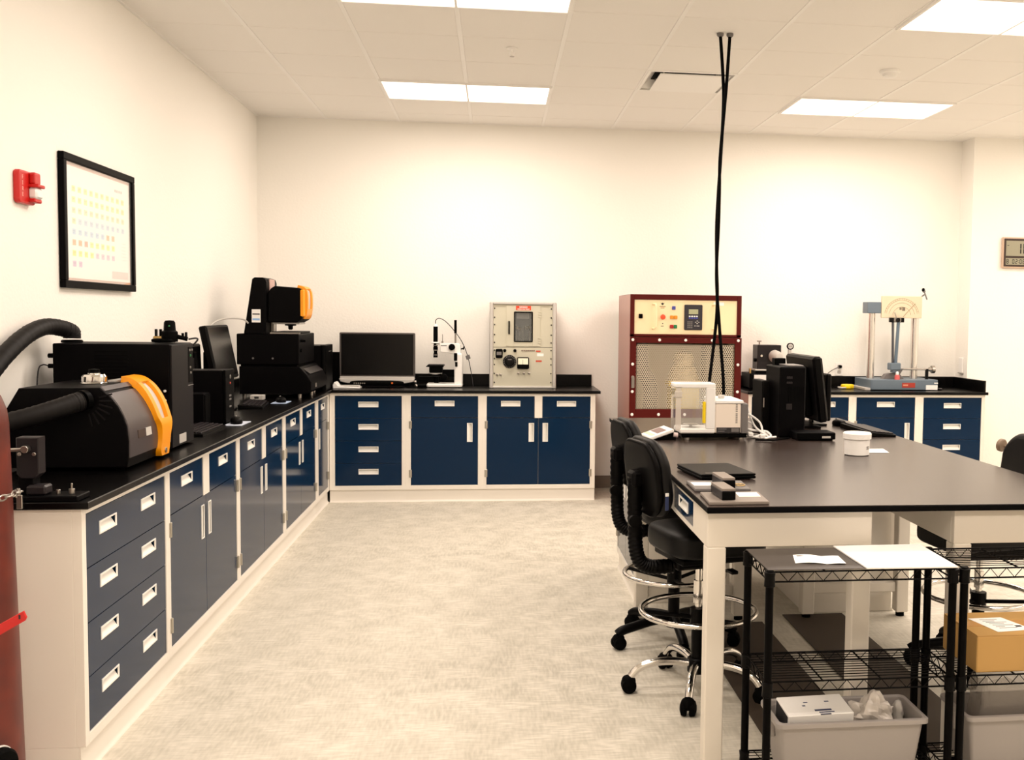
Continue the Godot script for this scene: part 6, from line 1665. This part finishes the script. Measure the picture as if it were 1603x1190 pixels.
	part("ceiling_gland", MB.new().lathe(V(3.332, H + 0.001, 3.145), Vector3.DOWN, [[0.0, 0.0], [0.02, 0.0], [0.02, 0.012], [0.014, 0.02], [0.0, 0.02]], 18), M.grey, o)
	part("connector", MB.new().lathe(V(3.318, 1.085, 3.22), Vector3.DOWN, [[0.0, 0.0], [0.012, 0.0], [0.018, 0.012], [0.02, 0.07], [0.0, 0.072]], 16), M.lightgrey, o)

func gas_cylinder() -> void:
	var o := thing("gas_cylinder", "tall rust-red gas cylinder at the left edge before the counter", "gas cylinder", V(0.482, 0.05, 5.85))
	o.rotation.z = 0.024
	part("shell", MB.new().lathe(V(0, 0, 0), Vector3.UP, [[0.0, 0.004], [0.1, 0.0], [0.115, 0.015], [0.115, 1.14], [0.111, 1.18], [0.098, 1.22], [0.076, 1.25], [0.05, 1.27], [0.036, 1.28], [0.034, 1.31], [0.0, 1.31]], 48), M.cylinder, o, false)
	part("valve", MB.new().cyl(V(0, 1.31, 0), V(0, 1.38, 0), 0.016, 16).cyl(V(0, 1.35, 0), V(-0.05, 1.35, 0), 0.01, 12).lathe(V(0, 1.385, 0), Vector3.UP, [[0.0, 0.0], [0.03, 0.0], [0.03, 0.015], [0.0, 0.018]], 18), M.brass, o, false)
	o = thing("cylinder_cart", "red strapped cylinder cart with a black and grey wheel", "cart", V(0.45, 0, 5.9))
	part("base_plate", MB.new().box(V(0.3, 0.03, 5.7), V(0.6, 0.045, 5.985), 0.003), M.red, o)
	part("upright", MB.new().box(V(0.31, 0.045, 5.71), V(0.335, 0.95, 5.73), 0.003), M.red, o)
	part("cross_plate", MB.new().box(V(0.31, 0.54, 5.7), V(0.5, 0.58, 5.71), 0.002), M.red, o)
	var st := MB.new().prism(P2([0.3, 0.44, 0.32, 0.435, 0.672, 0.643, 0.676, 0.652, 0.668, 0.671, 0.662, 0.668, 0.302, 0.462]), 2, 5.982, 5.99, 0.002)
	var sp := part("strap_bar", st, M.red, o)
	part("slot", MB.new().box(V(0.655, 0.648, 5.9895), V(0.66, 0.66, 5.991), 0.0), M.ink, sp)
	part("strap_arm", MB.new().box(V(0.3, 0.44, 5.7), V(0.31, 0.475, 5.99), 0.002), M.red, o)
	part("axle", MB.new().cyl(V(0.3, 0.22, 6.0), V(0.6, 0.22, 6.0), 0.009, 12).box(V(0.3, 0.03, 5.985), V(0.33, 0.24, 6.01), 0.002).box(V(0.5, 0.03, 5.985), V(0.53, 0.24, 6.01), 0.002), M.black, o)
	var wh := part("wheel", MB.new().lathe(V(0.585, 0.222, 6.0), V(1, 0, 0.35), [[0.0, 0.0], [0.03, 0.0], [0.045, 0.004], [0.055, 0.012], [0.056, 0.03], [0.048, 0.038], [0.02, 0.04], [0.0, 0.04]], 32), M.rubber, o)
	part("tyre", MB.new().lathe(V(0.585, 0.222, 6.0), V(1, 0, 0.35), [[0.046, 0.002], [0.058, 0.006], [0.062, 0.012], [0.058, 0.017]], 32), M.lightgrey, wh)
	# chain: interlocked links round the front of the cylinder to the counter corner
	o = thing("safety_chain", "short silver chain holding the gas cylinder to the counter corner", "chain", V(0.58, 0.95, 5.9))
	var cp := spline([V(0.35, 0.94, 5.925), V(0.4, 0.945, 5.968), V(0.46, 0.955, 5.983), V(0.53, 0.965, 5.962), V(0.576, 0.98, 5.914), V(0.594, 0.988, 5.85), V(0.575, 0.98, 5.78), V(0.53, 0.965, 5.7), V(0.5, 0.94, 5.63)], 20)
	var d := 0.0
	var last: Vector3 = cp[0]
	var turn := false
	for i in range(1, cp.size()):
		d += cp[i].distance_to(cp[i - 1])
		if d < 0.021: continue
		d = 0.0
		var t: Vector3 = (cp[i] - last).normalized()
		var m: Vector3 = (cp[i] + last) / 2.0
		last = cp[i]
		var side := t.cross(Vector3.UP).normalized()
		var u := side if turn else side.cross(t)
		turn = not turn
		var ring := []
		for k in 14:
			var a := TAU * k / 14
			ring.append(m + t * cos(a) * 0.0145 + u * sin(a) * 0.008)
		part("chain_link", MB.new().tube(ring, 0.0026, 6, true), M.steel, o)
	part("hook", MB.new().box(V(0.49, 0.895, 5.603), V(0.508, 0.94, 5.612), 0.002), M.steel, o)
